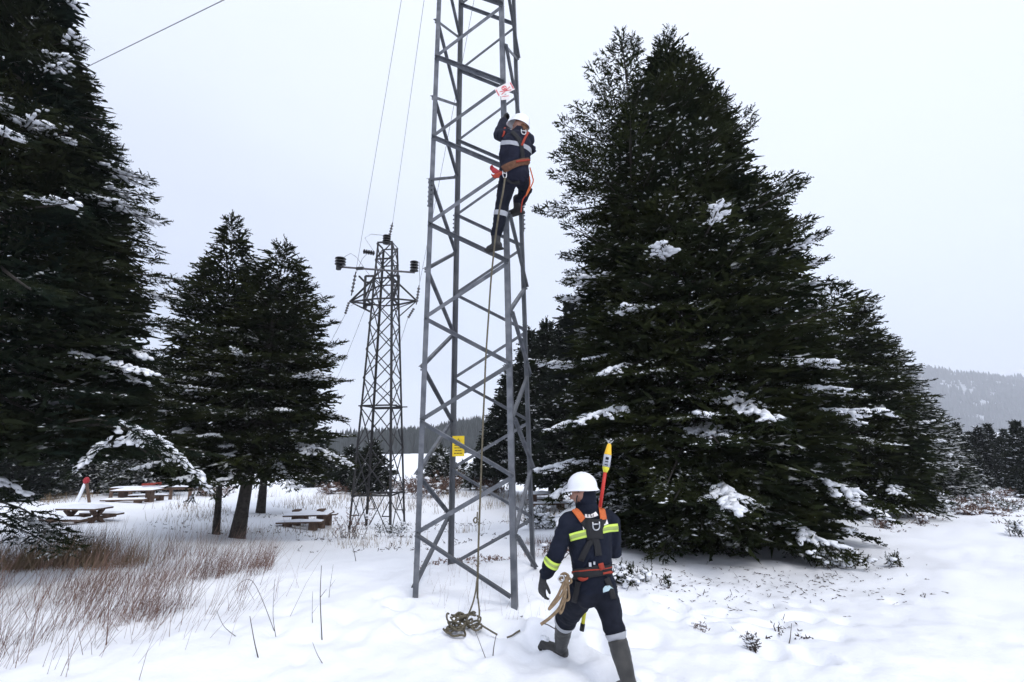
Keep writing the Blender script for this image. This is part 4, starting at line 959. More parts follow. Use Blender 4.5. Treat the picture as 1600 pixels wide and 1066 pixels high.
# boots
boot('boot', J['knL'].lerp(J['anL'], .10), J['anL'], at(847, 1001, 4.80), walker, UP)
tR = J['anR'] + Vector((-.05, .21, -.035)); boot('boot', J['knR'].lerp(J['anR'], .12), J['anR'], tR, walker, UP)
sn = MB(); tp = at(849, 999, 4.76)
V_, F_ = blobs(np.array([tp + UP * .012, tp + UP * .018 - wf * .03, tp + Vector((.03, .0, .0))]), np.array([wf, wf, wf]), np.array([.05, .045, .04]), np.array([.035, .03, .03]), np.array([.02, .018, .02]), np.random.default_rng(2))
tagp(link('snow_on_toe', mesh_np('snow_on_toe', V_, F_, True), M['snowclump'], walker), kind='stuff')
# bands
band('reflective_band', body, at(868, 882, 4.10), J['wrL'] - J['elL'], .030, M['hivis'], walker, .10)
band('reflective_band', body, at(868, 882, 4.10), J['wrL'] - J['elL'], .010, M['reflect_y'], walker, .10, .009)
band('reflective_band', body, J['knL'].lerp(J['hipL'], -.0), (J['anL'] - J['knL']).normalized() + (J['knL'] - J['hipL']).normalized(), .026, M['reflect'], walker, .115)
band('reflective_band', body, J['knR'].lerp(J['anR'], .06), J['anR'] - J['hipR'], .028, M['reflect'], walker, .115)
for path in ([(890, 840), (904, 836.5), (918, 833)], [(938, 829), (951, 825.5), (965, 824)]):
    strap('reflective_band', BW, path, .062, M['hivis'], walker, .006, n=8)
    strap('reflective_band', BW, path, .026, M['reflect_y'], walker, .010, n=8)
# harness
hn = walker
strap('shoulder_strap', BW, [(897, 797), (903, 804), (911, 814)], .052, M['orange'], walker, .013)
strap('shoulder_strap', BW, [(938.5, 792), (940, 802), (941.5, 813)], .052, M['orange'], walker, .013)
strap('harness_webbing', BW, [(908, 811), (918, 823), (927, 834), (932, 848), (934, 868)], .052, M['webbing'], walker, .011)
strap('harness_webbing', BW, [(942, 809), (938, 822), (930, 835), (918, 852), (908, 876)], .050, M['webbing'], walker, .012)
strap('harness_pad', BW, [(927, 812), (927.5, 826), (929, 842)], .125, M['webbing'], walker, .016, n=8)
cD = onto(BW, 928, 822, .030); dring('d_ring', cD, wr, UP, .060, .062, M['metal'], walker, .0055)
# back print, pale crescent, and small triangles
strap('back_print', BW, [(914, 806.5), (919, 807.5), (924, 807), (932, 802.5)], .034, M['signwhite'], walker, .009, n=8)
for x0 in (919, 922.5, 926): strap('print_mark', BW, [(x0, 803.5), (x0 + .2, 808)], .006, M['navy2'], walker, .014, n=3, rows=2)
def patch(name, pts, m, off=.010):
    vs = [onto(BW, x, y, off) for x, y in pts]; mb = MB(); k = len(vs); nn = Vector((0, -.004, 0))
    mb.add(vs + [v + nn for v in vs], [tuple(range(k)), tuple(range(2 * k - 1, k - 1, -1))] + [(i, (i + 1) % k, (i + 1) % k + k, i + k) for i in range(k)]); return mb.build(name, m, walker)
patch('print_triangle', [(945.8, 808.5), (949, 819), (942, 821)], M['signwhite']); patch('print_triangle', [(911, 823), (913.5, 827), (911.5, 828)], M['signwhite'])
patch('pocket_flap', [(941, 919), (944, 915), (951, 915), (957, 920), (950, 924), (941, 925)], M['patch'], .012)
# belt
strap('belt', BW, [(894, 898), (905, 897), (925, 893), (945, 891), (961, 889)], .085, M['webbing'], walker, .016, n=18)
for path in ([(897, 894), (910, 891), (930, 888), (948, 886.5), (958, 886)], [(905, 904), (912, 903.5), (919, 902)], [(940, 896), (947, 895), (954, 893.5)]):
    strap('belt_trim', BW, path, .009 if path[0][0] == 897 else .020, M['redstrap'], walker, .022, n=10, rows=2)
strap('belt_loop', BW, [(936, 880), (939, 888)], .035, M['redstrap'], walker, .024, n=4, rows=2)
cR = at(959.5, 886, 4.16); dring('d_ring', cR, (wr * .5 - wf * .9).normalized(), (UP * .9 + wr * .3).normalized(), .045, .072, M['metal'], walker, .005)
mb = MB(); q = onto(BW, 921, 881, .02); mb.box(q, (.02, .012, .03)); q = onto(BW, 928, 880, .02); mb.box(q, (.014, .012, .022)); mb.build('buckle', M['metal'], walker)
strap('leg_strap', BW, [(905, 908), (902, 925), (898, 940)], .04, M['webbing'], walker, .012)
strap('leg_strap', BW, [(946, 903), (953, 918), (958, 935)], .04, M['webbing'], walker, .012)

# pole held in front of him
pt, pb = at(953, 688, 4.62), at(909, 986, 4.48); ax = (pb - pt).normalized(); PL = (pb - pt).length
pole = empty('detector_pole', pb, 'long red and yellow insulating pole carried upright by the walking worker', 'pole')
def along(t_): return pt + ax * PL * t_
MB().tube([along(.150), along(.47)], .0165, 12).build('red_section', M['polered'], pole, True)
MB().tube([along(.47), along(.965)], .0165, 12).build('yellow_section', M['poleyellow'], pole, True)
MB().tube([along(.965), pb], .020, 12).build('end_cap', M['black'], pole, True)
x_ = ax.orthogonal().normalized(); lx = Vector((1, 0, 0)); lx = (lx - ax * lx.dot(ax)).normalized()
MB().lathe(along(.020), ax, [(0, .012), (.012, .020), (.10, .034), (.105, .035)], 14).build('detector_tip', M['poleorange'], pole, True)
MB().lathe(along(.020) + ax * .106, ax, [(0, .035), (.11, .036)], 14).build('detector_label', M['label'], pole, True)
lb_ = MB(); q = along(.02) + ax * .16 - (CAMP - pt).normalized() * -.037; fy = (CAMP - pt).normalized()
for k, h in ((0, .012), (1, .012), (2, .03)): lb_.box(q + ax * (.038 - k * .03), (.03, .003, h * .8), Matrix((lx, lx.cross(ax) * -1, ax)).transposed())
lb_.build('label_print', M['navy2'], pole)
MB().lathe(along(.020) + ax * .217, ax, [(0, .032), (.015, .032), (.05, .020), (.055, .012)], 14).build('detector_base', M['poleyellow'], pole, True)
MB().tube([along(.105), along(.125)], .011, 8).build('joint', M['black'], pole)
MB().lathe(along(.122), ax, [(0, .012), (.01, .021), (.055, .023), (.058, .018)], 12).build('collar', M['poleyellow'], pole, True)
kb = MB(); kb.tube([along(.118) + lx * .02, along(.140) + lx * .026], .009, 8); kb.build('latch', M['poleyellow'], pole)
for s_ in (-1, 1): MB().tube([along(.021), along(.008) + lx * s_ * .022, along(-.004) + lx * s_ * .034], [.005, .004, .003], 6).build('contact_prong', M['metal'], pole)
# tan rope bundle at his left hip
rb = []; rr1 = random.Random(8)
def smoothc(pts, n=10):
    P_ = [pts[0]] + pts + [pts[-1]]; out = []
    for i in range(1, len(P_) - 2):
        for k in range(n):
            t_ = k / n; a, b, c_, d = P_[i - 1:i + 3]
            out.append(.5 * ((2 * b) + (c_ - a) * t_ + (2 * a - 5 * b + 4 * c_ - d) * t_ ** 2 + (3 * b - 3 * c_ + d - a) * t_ ** 3))
    out.append(pts[-1]); return out
ropeb = empty('rope_bundle', at(882, 905, 3.98), 'tan coiled lanyard rope hanging at the left hip of the walking worker', 'rope')
for k, pth in enumerate(([(884, 902), (880, 925), (868, 942), (858, 952), (862, 945), (872, 930), (882, 908)], [(885, 903), (882, 930), (874, 950), (860, 965), (845, 976)], [(881, 902), (884, 925), (880, 950), (875, 958), (876, 945), (882, 928), (886, 905)],
                         [(886, 900), (888, 920), (889, 935), (884, 938), (880, 928), (884, 904)], [(876, 899), (882, 896), (888, 900), (886, 908), (878, 910), (875, 904), (882, 899)], [(878, 903), (890, 904), (892, 910), (884, 912)])):
    MB().tube(smoothc([at(x, y, 4.0 + .02 * k - .0006 * (y - 900)) for x, y in pth]), .0105 if k != 1 else .012, 7).build('rope_loop', M['rope_tan'], ropeb, True)
MB().tube(smoothc([at(x, y, 4.0) for x, y in ((846, 974), (855, 976), (864, 981), (868, 983))]), .004, 5).build('cord_end', M['twig'], ropeb)
kb = MB(); kb.tube(smoothc([at(x, y, 3.98) for x, y in ((875, 900), (872, 905), (876, 909), (881, 906), (880, 900), (875, 900))]), .005, 6); kb.build('karabiner', M['metal'], ropeb, True)

M['bootblack'] = mat('black_boot', (.018, .018, .019), .6, bump=.2, bscale=40)
# ---- the climbing worker
K = dict(head=at(812, 199, 5.22), neck=at(811, 211, 5.20), chest=at(807, 226, 5.20), belly=at(804, 245, 5.22), waist=at(803.5, 258, 5.24), pelvis=at(803, 270, 5.26),
         shL=at(793, 213, 5.24), elL=at(780, 211, 5.38), wrL=at(787, 190, 5.50), shR=at(823, 216, 5.22), elR=at(829, 234, 5.36), wrR=at(812, 226, 5.52),
         hipL=at(795, 277, 5.28), knL=at(784, 322, 5.36), anL=at(775, 379, 5.45), hipR=at(813, 276, 5.30), knR=at(822, 296, 5.64), anR=at(809, 324, 5.70))
climber = empty('person', K['anL'] - UP * .08, 'worker in navy workwear and white helmet clinging high on the near pylon', 'person', 'line workers')
cu_ = (K['chest'] - K['pelvis']).normalized(); cf = Vector((-.10, .99, 0)); cf = (cf - cu_ * cf.dot(cu_)).normalized(); crr = cf.cross(cu_)
mb = MB()
capsule(mb, [K['pelvis'] - cu_ * .06, K['pelvis'], K['waist'], K['belly'], K['chest'], K['chest'].lerp(K['neck'], .5)], [(.155, .13), (.180, .145), (.168, .13), (.190, .14), (.195, .135), (.165, .115)], up=cf, n=22)
capsule(mb, [K['shL'], K['neck'] - cu_ * .07, K['shR']], [(.075, .075), (.09, .09), (.075, .075)], up=cu_, n=16)
capsule(mb, [K['neck'] - cu_ * .08, K['neck'] + cu_ * .05], [(.09, .085), (.070, .070)], up=cf)
capsule(mb, [K['shL'], K['shL'].lerp(K['elL'], .5), K['elL'], K['elL'].lerp(K['wrL'], .5), K['wrL']], [.085, .078, .072, .066, .052])
capsule(mb, [K['shR'], K['shR'].lerp(K['elR'], .5), K['elR'], K['elR'].lerp(K['wrR'], .5), K['wrR']], [.085, .080, .072, .062, .050])
capsule(mb, [K['hipL'] + UP * .05, K['hipL'], K['hipL'].lerp(K['knL'], .5), K['knL'], K['knL'].lerp(K['anL'], .5), K['anL'] + UP * .10], [(.11, .12), .112, .096, .078, .072, .062])
capsule(mb, [K['hipR'] + UP * .05, K['hipR'], K['hipR'].lerp(K['knR'], .5), K['knR'], K['knR'].lerp(K['anR'], .5), K['anR'] + UP * .06], [(.11, .12), .110, .096, .082, .070, .062])
hf2 = Vector((-.88, .42, .12)).normalized(); head_shape(mb, K['head'], hf2, UP)
segs = [(K['neck'] + cu_ * .06, K['head'], .09, 2), (K['head'], K['head'] + hf2 * .10 - UP * .04, .05, 2), (K['neck'] - cu_ * .2, K['neck'] + cu_ * .03, .11, 0), (K['chest'], K['pelvis'], .19, 0), (K['shL'], K['elL'], .08, 0), (K['elL'], K['wrL'], .07, 0), (K['shR'], K['elR'], .08, 0), (K['elR'], K['wrR'], .07, 0),
        (K['hipL'], K['knL'], .10, 1), (K['knL'], K['anL'], .07, 1), (K['hipR'], K['knR'], .10, 1), (K['knR'], K['anR'], .07, 1), (K['shL'], K['shR'], .08, 0)]
bodyc = fuse(mb, .0115, 5, .009, 7, 7.7); label_mats(bodyc, [M['navy2'], M['trouser'], M['skin']], segs); link('body', bodyc, None, climber); BC = bvh_of(bodyc)
mb = MB(); capsule(mb, [K['head'] - hf2 * .045, K['head'] - hf2 * .05 - UP * .07], [(.070, .055), (.068, .055)], up=hf2); capsule(mb, [K['head'] + hf2 * .035 - UP * .075, K['neck'] + UP * .02], [(.062, .062), (.08, .08)], up=hf2)
link('balaclava', fuse(mb, .009, 3), M['brownbelt'], climber)
helmet(K['head'] + UP * .048, hf2 + UP * .25, UP - hf2 * .1 + crr * .12, M['helmet'], climber, .92)
hand('glove', K['wrL'], Vector((.12, .35, .92)), Vector((.95, .1, 0)), M['glove'], climber, 1.0, 1.1, side=1)
hand('glove', K['wrR'], Vector((-.6, .6, .3)), Vector((-.3, -.9, .1)), M['glove'], climber, 1.1, 1.1)
def shoe(an, toe, upv):
    mb = MB(); d = Vector(toe) - Vector(an); dd = d.normalized()
    capsule(mb, [Vector(an) + upv * .13, an, Vector(an) - upv * .03], [.062, .056, .054]); capsule(mb, [Vector(an) - dd * .05 - upv * .045, Vector(an) + d * .5 - upv * .05, Vector(toe) - upv * .055], [(.043, .045), (.048, .040), (.042, .030)], up=upv)
    o = link('boot', fuse(mb, .010, 3), M['bootblack'], climber); so_ = MB(); so_.bar(Vector(an) - dd * .085 - upv * .085, Vector(toe) + dd * .03 - upv * .08, .088, .022, upv); so_.build('sole', M['sole'], o)
shoe(K['anL'], at(763, 382, 5.50), UP); shoe(K['anR'], K['anR'] + Vector((-.16, .10, .0)), UP)
band('reflective_band', bodyc, K['chest'].lerp(K['belly'], .35), cu_ + crr * .12, .026, M['reflect'], climber, .26)
band('reflective_band', bodyc, K['knL'].lerp(K['anL'], .22), K['anL'] - K['knL'], .030, M['reflect'], climber, .13)
strap('harness_webbing', BC, [(800, 207), (809, 216), (814, 226), (816, 240), (816, 250)], .045, M['webbing'], climber, .012, back=5.2)
strap('harness_webbing', BC, [(825, 208), (819, 218), (815, 228)], .026, M['redstrap'], climber, .014, back=5.2, n=8)
strap('shoulder_strap', BC, [(788, 200), (789, 208), (786, 214)], .020, M['redstrap'], climber, .012, back=5.2, n=6)
dring('d_ring', onto(BC, 816.5, 210, .035, 5.2), crr, UP, .055, .065, M['metal'], climber, .006)
strap('belt', BC, [(787, 266), (797, 260), (810, 255), (826, 252)], .085, M['brownbelt'], climber, .016, back=5.2, n=14)
strap('belt_trim', BC, [(806, 254), (815, 252), (826, 250)], .020, M['redstrap'], climber, .024, back=5.2, n=8, rows=2)
dring('karabiner', at(788.5, 273, 5.08), (crr + cf * .4).normalized(), UP, .05, .08, M['metal'], climber, .006)
strap('leg_strap', BC, [(790, 280), (800, 286), (812, 284)], .04, M['webbing'], climber, .012, back=5.2)
# red gloves clipped at his left hip
rg = empty('work_glove', at(773, 265, 5.14), 'red work gloves clipped at the left hip of the climbing worker', 'gloves')
hand('glove', at(779, 269, 5.16), Vector((-.75, -.1, .35)), Vector((0, -1, .2)), M['redcap'], rg, .5, .78); hand('glove', at(780, 272, 5.12), Vector((-.6, -.1, -.4)), Vector((0, -1, .2)), M['redstrap'], rg, .6, .75)
MB().tube([at(779, 269, 5.15), at(788, 266, 5.14)], .008, 6).build('clip', M['webbing'], rg)
# orange lanyard at his right
MB().tube(smoothc([at(x, y, 5.24 + k * .02) for k, (x, y) in enumerate(((828, 262), (832, 276), (833, 284), (827, 297), (822, 306), (824, 300), (828, 288), (827, 276)))]), .008, 7).build('lanyard', M['orange']) and None
ln = [o for o in bpy.data.objects if o.name.startswith('lanyard')][-1]; tagp(ln, 'orange safety lanyard looping down beside the climbing worker', 'lanyard')
l2 = MB().tube(smoothc([at(x, y, 5.32) for x, y in ((822, 305), (817, 312), (815, 322), (814, 332))]), .007, 7).build('lanyard_tail', M['redstrap'], ln)

# ------------------------------------------------------------------ rope and coil
rp = empty('rope', gpt(722, 988, 5.05), 'speckled hauling rope hanging from the climbing worker to a coil on the snow', 'rope')
k1 = [(789, 278, 5.05), (786, 300, 5.02), (781, 325, 5.05), (777, 350, 5.12), (774, 372, 5.20), (771, 400, 5.26), (767, 440, 5.34), (763, 500, 5.42), (759, 560, 5.46), (757, 610, 5.46), (754, 680, 5.42), (751, 760, 5.36), (748, 840, 5.28), (746.5, 900, 5.22), (746, 935, 5.20)]
MB().tube(smoothc([at(*q) for q in k1], 8), .0105, 8).build('hanging_strand', M['rope'], rp, True)
MB().tube(smoothc([at(*q) for q in [(746, 800, 5.31), (745, 815, 5.30), (742, 817, 5.30), (740, 813, 5.29), (743, 809, 5.29), (747, 812, 5.30)]], 8), .008, 7).build('rope_loop', M['rope'], rp, True)
MB().tube(smoothc([at(*q) for q in [(746, 900, 5.20), (743, 925, 5.17), (738, 945, 5.14), (730, 965, 5.10), (727, 973, 5.06)]], 8), .0085, 7).build('hanging_strand', M['rope'], rp, True)
MB().tube(smoothc([at(*q) for q in [(746, 930, 5.20), (748, 945, 5.17), (749, 960, 5.13), (747, 968, 5.10), (750, 975, 5.06), (765, 985, 5.02), (777, 992, 4.99)]], 8), .0085, 7).build('hanging_strand', M['rope'], rp, True)
rr1 = random.Random(3)
for k in range(15):
    cx, cy = (712 + rr1.uniform(-9, 9), 986 + rr1.uniform(-4, 5)) if k < 10 else (735 + rr1.uniform(-10, 10), 980 + rr1.uniform(-4, 3))
    D_ = 5.05 - (cy - 986) * .012; c_ = gpt(cx, cy, D_); ra, rb_, a0 = rr1.uniform(.05, .11), rr1.uniform(.04, .075), rr1.uniform(0, 3); hz = .02 + .012 * (k % 8); tz = rr1.uniform(-.35, .35)
    pts = [c_ + Vector((ra * math.cos(a) * math.cos(a0) - rb_ * math.sin(a) * math.sin(a0), ra * math.cos(a) * math.sin(a0) + rb_ * math.sin(a) * math.cos(a0), hz + tz * ra * math.cos(a) * .6 + .012 * math.sin(3 * a))) for a in np.linspace(0, 2 * math.pi * .94, 20)]
    MB().tube(pts, .0095, 6).build('coil_turn', M['rope'], rp, True)
e1 = [gpt(x, y, 5.0) + UP * .012 for x, y in ((792, 991), (800, 990), (808, 991), (813, 996))]
tagp(MB().tube(smoothc(e1, 6), .009, 6).build('rope_end', M['rope'], None, True), 'loose curved rope end lying on the snow right of the rope coil', 'rope')

# ------------------------------------------------------------------ picnic tables
def slabbed_snow(c, dx, dy, w, d, h, seed):
    """a lying layer of snow with rounded uneven edges"""
    nx, ny = 22, 8; vs = []
    for j in range(ny + 1):
        for i in range(nx + 1):
            u, v = i / nx * 2 - 1, j / ny * 2 - 1; ed = min(1, (1 - abs(u)) * nx * .16) ** .5 * min(1, (1 - abs(v)) * ny * .28) ** .5
            wob = 1 + .05 * noise.noise(Vector((i * .5 + seed, j * .5, 0)))
            vs.append(Vector(c) + dx * u * w / 2 * wob + dy * v * d / 2 * wob + UP * (h * ed * (.8 + .35 * noise.noise(Vector((i * .35, j * .4, seed))))))
    fs = [(j * (nx + 1) + i, j * (nx + 1) + i + 1, (j + 1) * (nx + 1) + i + 1, (j + 1) * (nx + 1) + i) for j in range(ny) for i in range(nx)]
    return MB().add(vs, fs)
def picnic(base, yaw, L, label, seed, H=.72, style='x', sink=.1, q_=1.):
    b = Vector(base) - UP * sink; dx = Vector((math.cos(yaw), math.sin(yaw), 0)); dy = Vector((-math.sin(yaw), math.cos(yaw), 0)); mt = Matrix((dx, dy, UP)).transposed()
    t_ = empty('picnic_table', base, label, 'picnic table', 'snow-covered picnic tables')
    for k in range(4): MB().box(b + dy * (-.27 + .18 * k) * q_ + UP * H, (L, .165 * q_, .045), mt).build('top_plank', M['wood'], t_)
    for s in (-1, 1):
        for k in range(2): MB().box(b + dy * s * (.62 + .13 * k) * q_ + UP * (.43 * q_), (L, .12, .045), mt).build('bench_plank', M['wood'], t_)
        slabbed_snow(b + dy * s * .685 * q_ + UP * (.43 * q_ + .023), dx, dy, L, .26 * q_, .06, seed + s).build('lying_snow', M['snow'], t_, True)
    for s in (-1, 1):
        o = b + dx * s * (L / 2 - .28 * q_)
        if style == 'x':
            for q in (-1, 1): MB().bar(o + dy * q * .55 * q_ - UP * .1, o - dy * q * .20 * q_ + UP * (H - .03), .07, .11, dx).build('leg', M['wood'], t_)
        else:
            for q in (-1, 0, 1): MB().box(o + dy * q * .66 + UP * (.19 if q else .33), (.20, .20 if q else .26, .46 if q else .72), mt).build('leg', M['wood'], t_)
        MB().bar(o - dy * .75 * q_ + UP * .38 * q_, o + dy * .75 * q_ + UP * .38 * q_, .06, .09).build('cross_beam', M['wood'], t_)
    slabbed_snow(b + UP * (H + .023), dx, dy, L + .02, .74 * q_, .085, seed).build('lying_snow', M['snow'], t_, True)
    return t_
picnic(gpt(482, 816, 15.3), R(3), 1.3, 'picnic table under snow just left of the dark pylon', 3, style='b', H=.55, sink=.17)
picnic(gpt(128, 822, 13.2), R(-8), 1.2, 'snow-covered picnic table nearest on the left, with crossed legs', 5, H=.52, sink=.16, q_=.72)
picnic(gpt(212, 783, 20), R(4), 1.6, 'far picnic table by the red rail at the left', 7, style='b', sink=.3)
picnic(gpt(855, 783, 20), R(0), 1.6, 'snow-capped table seen between the near pylon and the walking worker', 9, style='b')
# red-capped post frame and red rail
pf = empty('post_frame', gpt(137, 784, 19), 'leaning two-legged frame with a red cap beyond the left picnic table', 'post')
a = at(135, 751, 19); MB().tube([gpt(141, 784, 19) - UP * .1, a], .05, 8).build('post', M['wood'], pf); MB().tube([gpt(119, 784, 19) - UP * .1, a], .055, 8).build('post', M['snow'], pf)
MB().lathe(a - UP * .12, UP, [(0, .06), (.06, .10), (.12, .11), (.20, .08), (.25, .04)], 10).build('cap', M['redcap'], pf, True)
rl_ = empty('rail', gpt(235, 784, 22), 'snow-topped rail with a red painted board behind the left tables', 'rail')
a, b_ = at(172, 765, 22), at(300, 762, 22); a.z = b_.z = (a.z + b_.z) / 2
MB().bar(a, b_, .08, .12).build('beam', M['wood'], rl_); MB().bar(at(222, 757.5, 21.9), at(252, 755.5, 21.9), .05, .10).build('red_board', M['redwood'], rl_)
for px in (175, 205, 235, 268, 298):
    p = at(px, 762, 22); MB().bar((p.x, 22, g(p.x, 22) - .1), (p.x, 22, a.z), .1).build('post', M['wood'], rl_)
slabbed_snow((a + b_) / 2 + UP * .06, Vector((1, 0, 0)), Vector((0, 1, 0)), (b_ - a).length, .16, .07, 4).build('lying_snow', M['snow'], rl_, True)

# ------------------------------------------------------------------ dry grass, stems, shrubs
def stalks(name, base, h, lean, m, seed, w=.004, kind='stuff', curve=.55, segs=2, label=None):
    """many bent three-segment stalks as one growth"""
    r = np.random.default_rng(seed); n = len(base); az = r.random(n) * 6.283; d0 = np.c_[lean[0] + r.normal(size=n) * .30, lean[1] + r.normal(size=n) * .30, np.ones(n)]; d0 = nrm(d0)
    cv = np.c_[np.cos(az), np.sin(az), -.15 * np.ones(n)] * curve; P = [base - [0, 0, .03]]; d = d0
    for k in range(segs): P.append(P[-1] + d * (h / segs)[:, None]); d = nrm(d + cv * (.3 + .35 * k))
    vs = []; wd = w * (.6 + .8 * r.random(n)); rz = r.random(n) * 3.14; s1 = np.c_[np.cos(rz), np.sin(rz), np.zeros(n)]; s2 = np.c_[-np.sin(rz), np.cos(rz), np.zeros(n)]
    for k, p in enumerate(P):
        q = (wd * (1 - .75 * k / segs))[:, None]
        for a_ in (0, 2.094, 4.189): vs.append(p + (s1 * math.cos(a_) + s2 * math.sin(a_)) * q * .5)
    Vv = np.stack(vs, 1).reshape(-1, 3); m_ = 3 * (segs + 1); b = np.arange(n)[:, None] * m_; F = []
    for k in range(segs):
        for a_ in range(3):
            i, j = 3 * k + a_, 3 * k + (a_ + 1) % 3; F.append(np.c_[b + i, b + j, b + j + 3, b + i + 3])
    o = link(name, mesh_np(name, Vv, np.concatenate(F)), m); return tagp(o, kind=kind)
def scatter_px(n, poly, seed, cluster=None):
    """ground points inside a polygon given in plan coordinates"""
    r = np.random.default_rng(seed); P = np.array(poly); out = []
    lo, hi = P.min(0), P.max(0)
    while len(out) < n:
        q = lo + (hi - lo) * r.random((4000, 2)); ins = np.zeros(len(q), bool); j = len(P) - 1
        for i in range(len(P)):
            c_ = ((P[i, 1] > q[:, 1]) != (P[j, 1] > q[:, 1])) & (q[:, 0] < (P[j, 0] - P[i, 0]) * (q[:, 1] - P[i, 1]) / (P[j, 1] - P[i, 1] + 1e-9) + P[i, 0]); ins ^= c_; j = i
        q = q[ins]
        if cluster: q = q[vnoise(q[:, 0] * cluster[0], q[:, 1] * cluster[0], seed) + .4 * vnoise(q[:, 0] * cluster[0] * 3.3, q[:, 1] * cluster[0] * 3.3, seed + 1) > cluster[1]]
        out += list(q)
    q = np.array(out[:n]); return np.c_[q, gz(q[:, 0], q[:, 1])]
M['stem2'] = mat('pinkish_dry_stem', (.14, .085, .068), .9, var=(.26, .17, .13), vscale=2)
def xy(px, py, D): p = at(px, py, D); return (p.x, p.y)
rg_ = np.random.default_rng(3)
def growth(n, rows, seed, hmin, hmax, lean, m, w, name='dry_grass', cl=(1.1, -.3), spread=.35):
    """stalks about rows of (px, py, D) spots, thinning outwards"""
    r = np.random.default_rng(seed); R_ = np.array([xy(*q) for q in rows]); sg_ = r.random(n * 3) * (len(R_) - 1.001); k = sg_.astype(int); f = (sg_ - k)[:, None]
    q = R_[k] * (1 - f) + R_[k + 1] * f + r.normal(size=(n * 3, 2)) * spread
    q = q[vnoise(q[:, 0] * cl[0], q[:, 1] * cl[0], seed) + .6 * vnoise(q[:, 0] * cl[0] * 3.1, q[:, 1] * cl[0] * 3.1, seed + 1) + .3 * r.normal(size=len(q)) > cl[1]][:n]
    B = np.c_[q, gz(q[:, 0], q[:, 1])]; return stalks(name, B, hmin + (hmax - hmin) * r.random(len(B)) ** 1.3, lean, m, seed + 50, w)
growth(160, [(-220, 1030, 4.6), (60, 1010, 4.6), (180, 1000, 4.7), (300, 960, 5.1), (400, 910, 6.0)], 4, .3, .75, (.38, 0), M['stem'], .004, spread=.30, cl=(1.9, -.1))
growth(680, [(-220, 985, 4.9), (60, 965, 5.0), (180, 962, 5.1), (260, 935, 5.7), (320, 905, 6.4)], 5, .25, .70, (.42, 0), M['stem'], .0045, spread=.30, cl=(1.9, .1))
growth(620, [(-220, 950, 5.5), (60, 935, 5.7), (200, 915, 6.1), (300, 888, 6.9), (370, 865, 8.0)], 6, .25, .85, (.45, 0), M['stem2'], .0052, spread=.40, cl=(1.9, 0))
growth(420, [(-220, 930, 5.9), (60, 915, 6.1), (200, 900, 6.5), (300, 880, 7.2)], 16, .20, .62, (.30, 0), M['stem'], .0048, spread=.40, cl=(1.9, .05))
growth(2100, [(-250, 889, 7.1), (20, 889, 7.3), (120, 887, 7.4), (210, 878, 7.8)], 8, .15, .60, (.14, 0), M['grass'], .007, spread=.24, cl=(2.0, -.45))
growth(700, [(-250, 880, 7.2), (20, 882, 7.5), (130, 880, 7.8), (300, 860, 8.8)], 9, .25, .75, (.08, 0), M['stem2'], .006, spread=.35, cl=(1.5, -.1))
gp3 = [xy(300, 900, 6.8), xy(430, 860, 8.5), xy(420, 890, 7.0), xy(330, 960, 5.4)]
B_ = scatter_px(420, gp3, 18, (1.5, -.1)); stalks('dry_grass', B_, .25 + .3 * rg_.random(len(B_)), (.25, 0), M['stem'], 19, .004)
gp4 = [xy(470, 850, 11), xy(640, 850, 11.5), xy(860, 840, 12), xy(900, 790, 18), xy(420, 790, 18), xy(200, 800, 14)]
B_ = scatter_px(900, gp4, 28, (.45, .15)); stalks('dry_grass', B_, .10 + .25 * rg_.random(len(B_)), (0, 0), M['grass'], 29, .009)
gp5 = [xy(60, 800, 16), xy(450, 800, 17), xy(900, 780, 22), xy(880, 770, 25), xy(60, 775, 24)]
B_ = scatter_px(1700, gp5, 38, (.3, .05)); stalks('dry_grass', B_, .15 + .3 * rg_.random(len(B_)), (0, 0), M['grass'], 39, .014)
gp6 = [xy(780, 900, 6.9), xy(870, 880, 8), xy(880, 840, 10), xy(790, 850, 10)]
B_ = scatter_px(350, gp6, 48, (1.2, 0)); stalks('dry_grass', B_, .08 + .14 * rg_.random(len(B_)), (0, 0), M['stem'], 49, .004)
gp7 = [xy(690, 960, 5.3), xy(880, 970, 5.2), xy(860, 920, 6.2), xy(640, 900, 6.6)]
B_ = scatter_px(70, gp7, 58); stalks('dry_grass', B_, .10 + .22 * rg_.random(len(B_)), (.05, 0), M['stem'], 59, .003)
# litter of needles and twigs below the largest fir
gp8 = [xy(880, 900, 6.9), xy(1250, 880, 7.2), xy(1380, 860, 8.2), xy(1380, 900, 6.6), xy(1250, 930, 5.9), xy(1000, 935, 5.8)]
B_ = scatter_px(420, gp8, 68, (2.2, .1)); B_[:, :2] += np.random.default_rng(8).normal(size=(420, 2)) * .35; B_[:, 2] = gz(B_[:, 0], B_[:, 1]); r_ = np.random.default_rng(2)
D_ = np.c_[r_.normal(size=(len(B_), 2)), .25 * np.abs(r_.normal(size=len(B_)))]; V_, F_ = needle_mesh(B_ + [0, 0, .004], D_, .03 + .07 * r_.random(len(B_)), .012, 2, r_, core=.004)
tagp(link('needle_litter', mesh_np('needle_litter', V_, F_), M['twig']), kind='stuff')
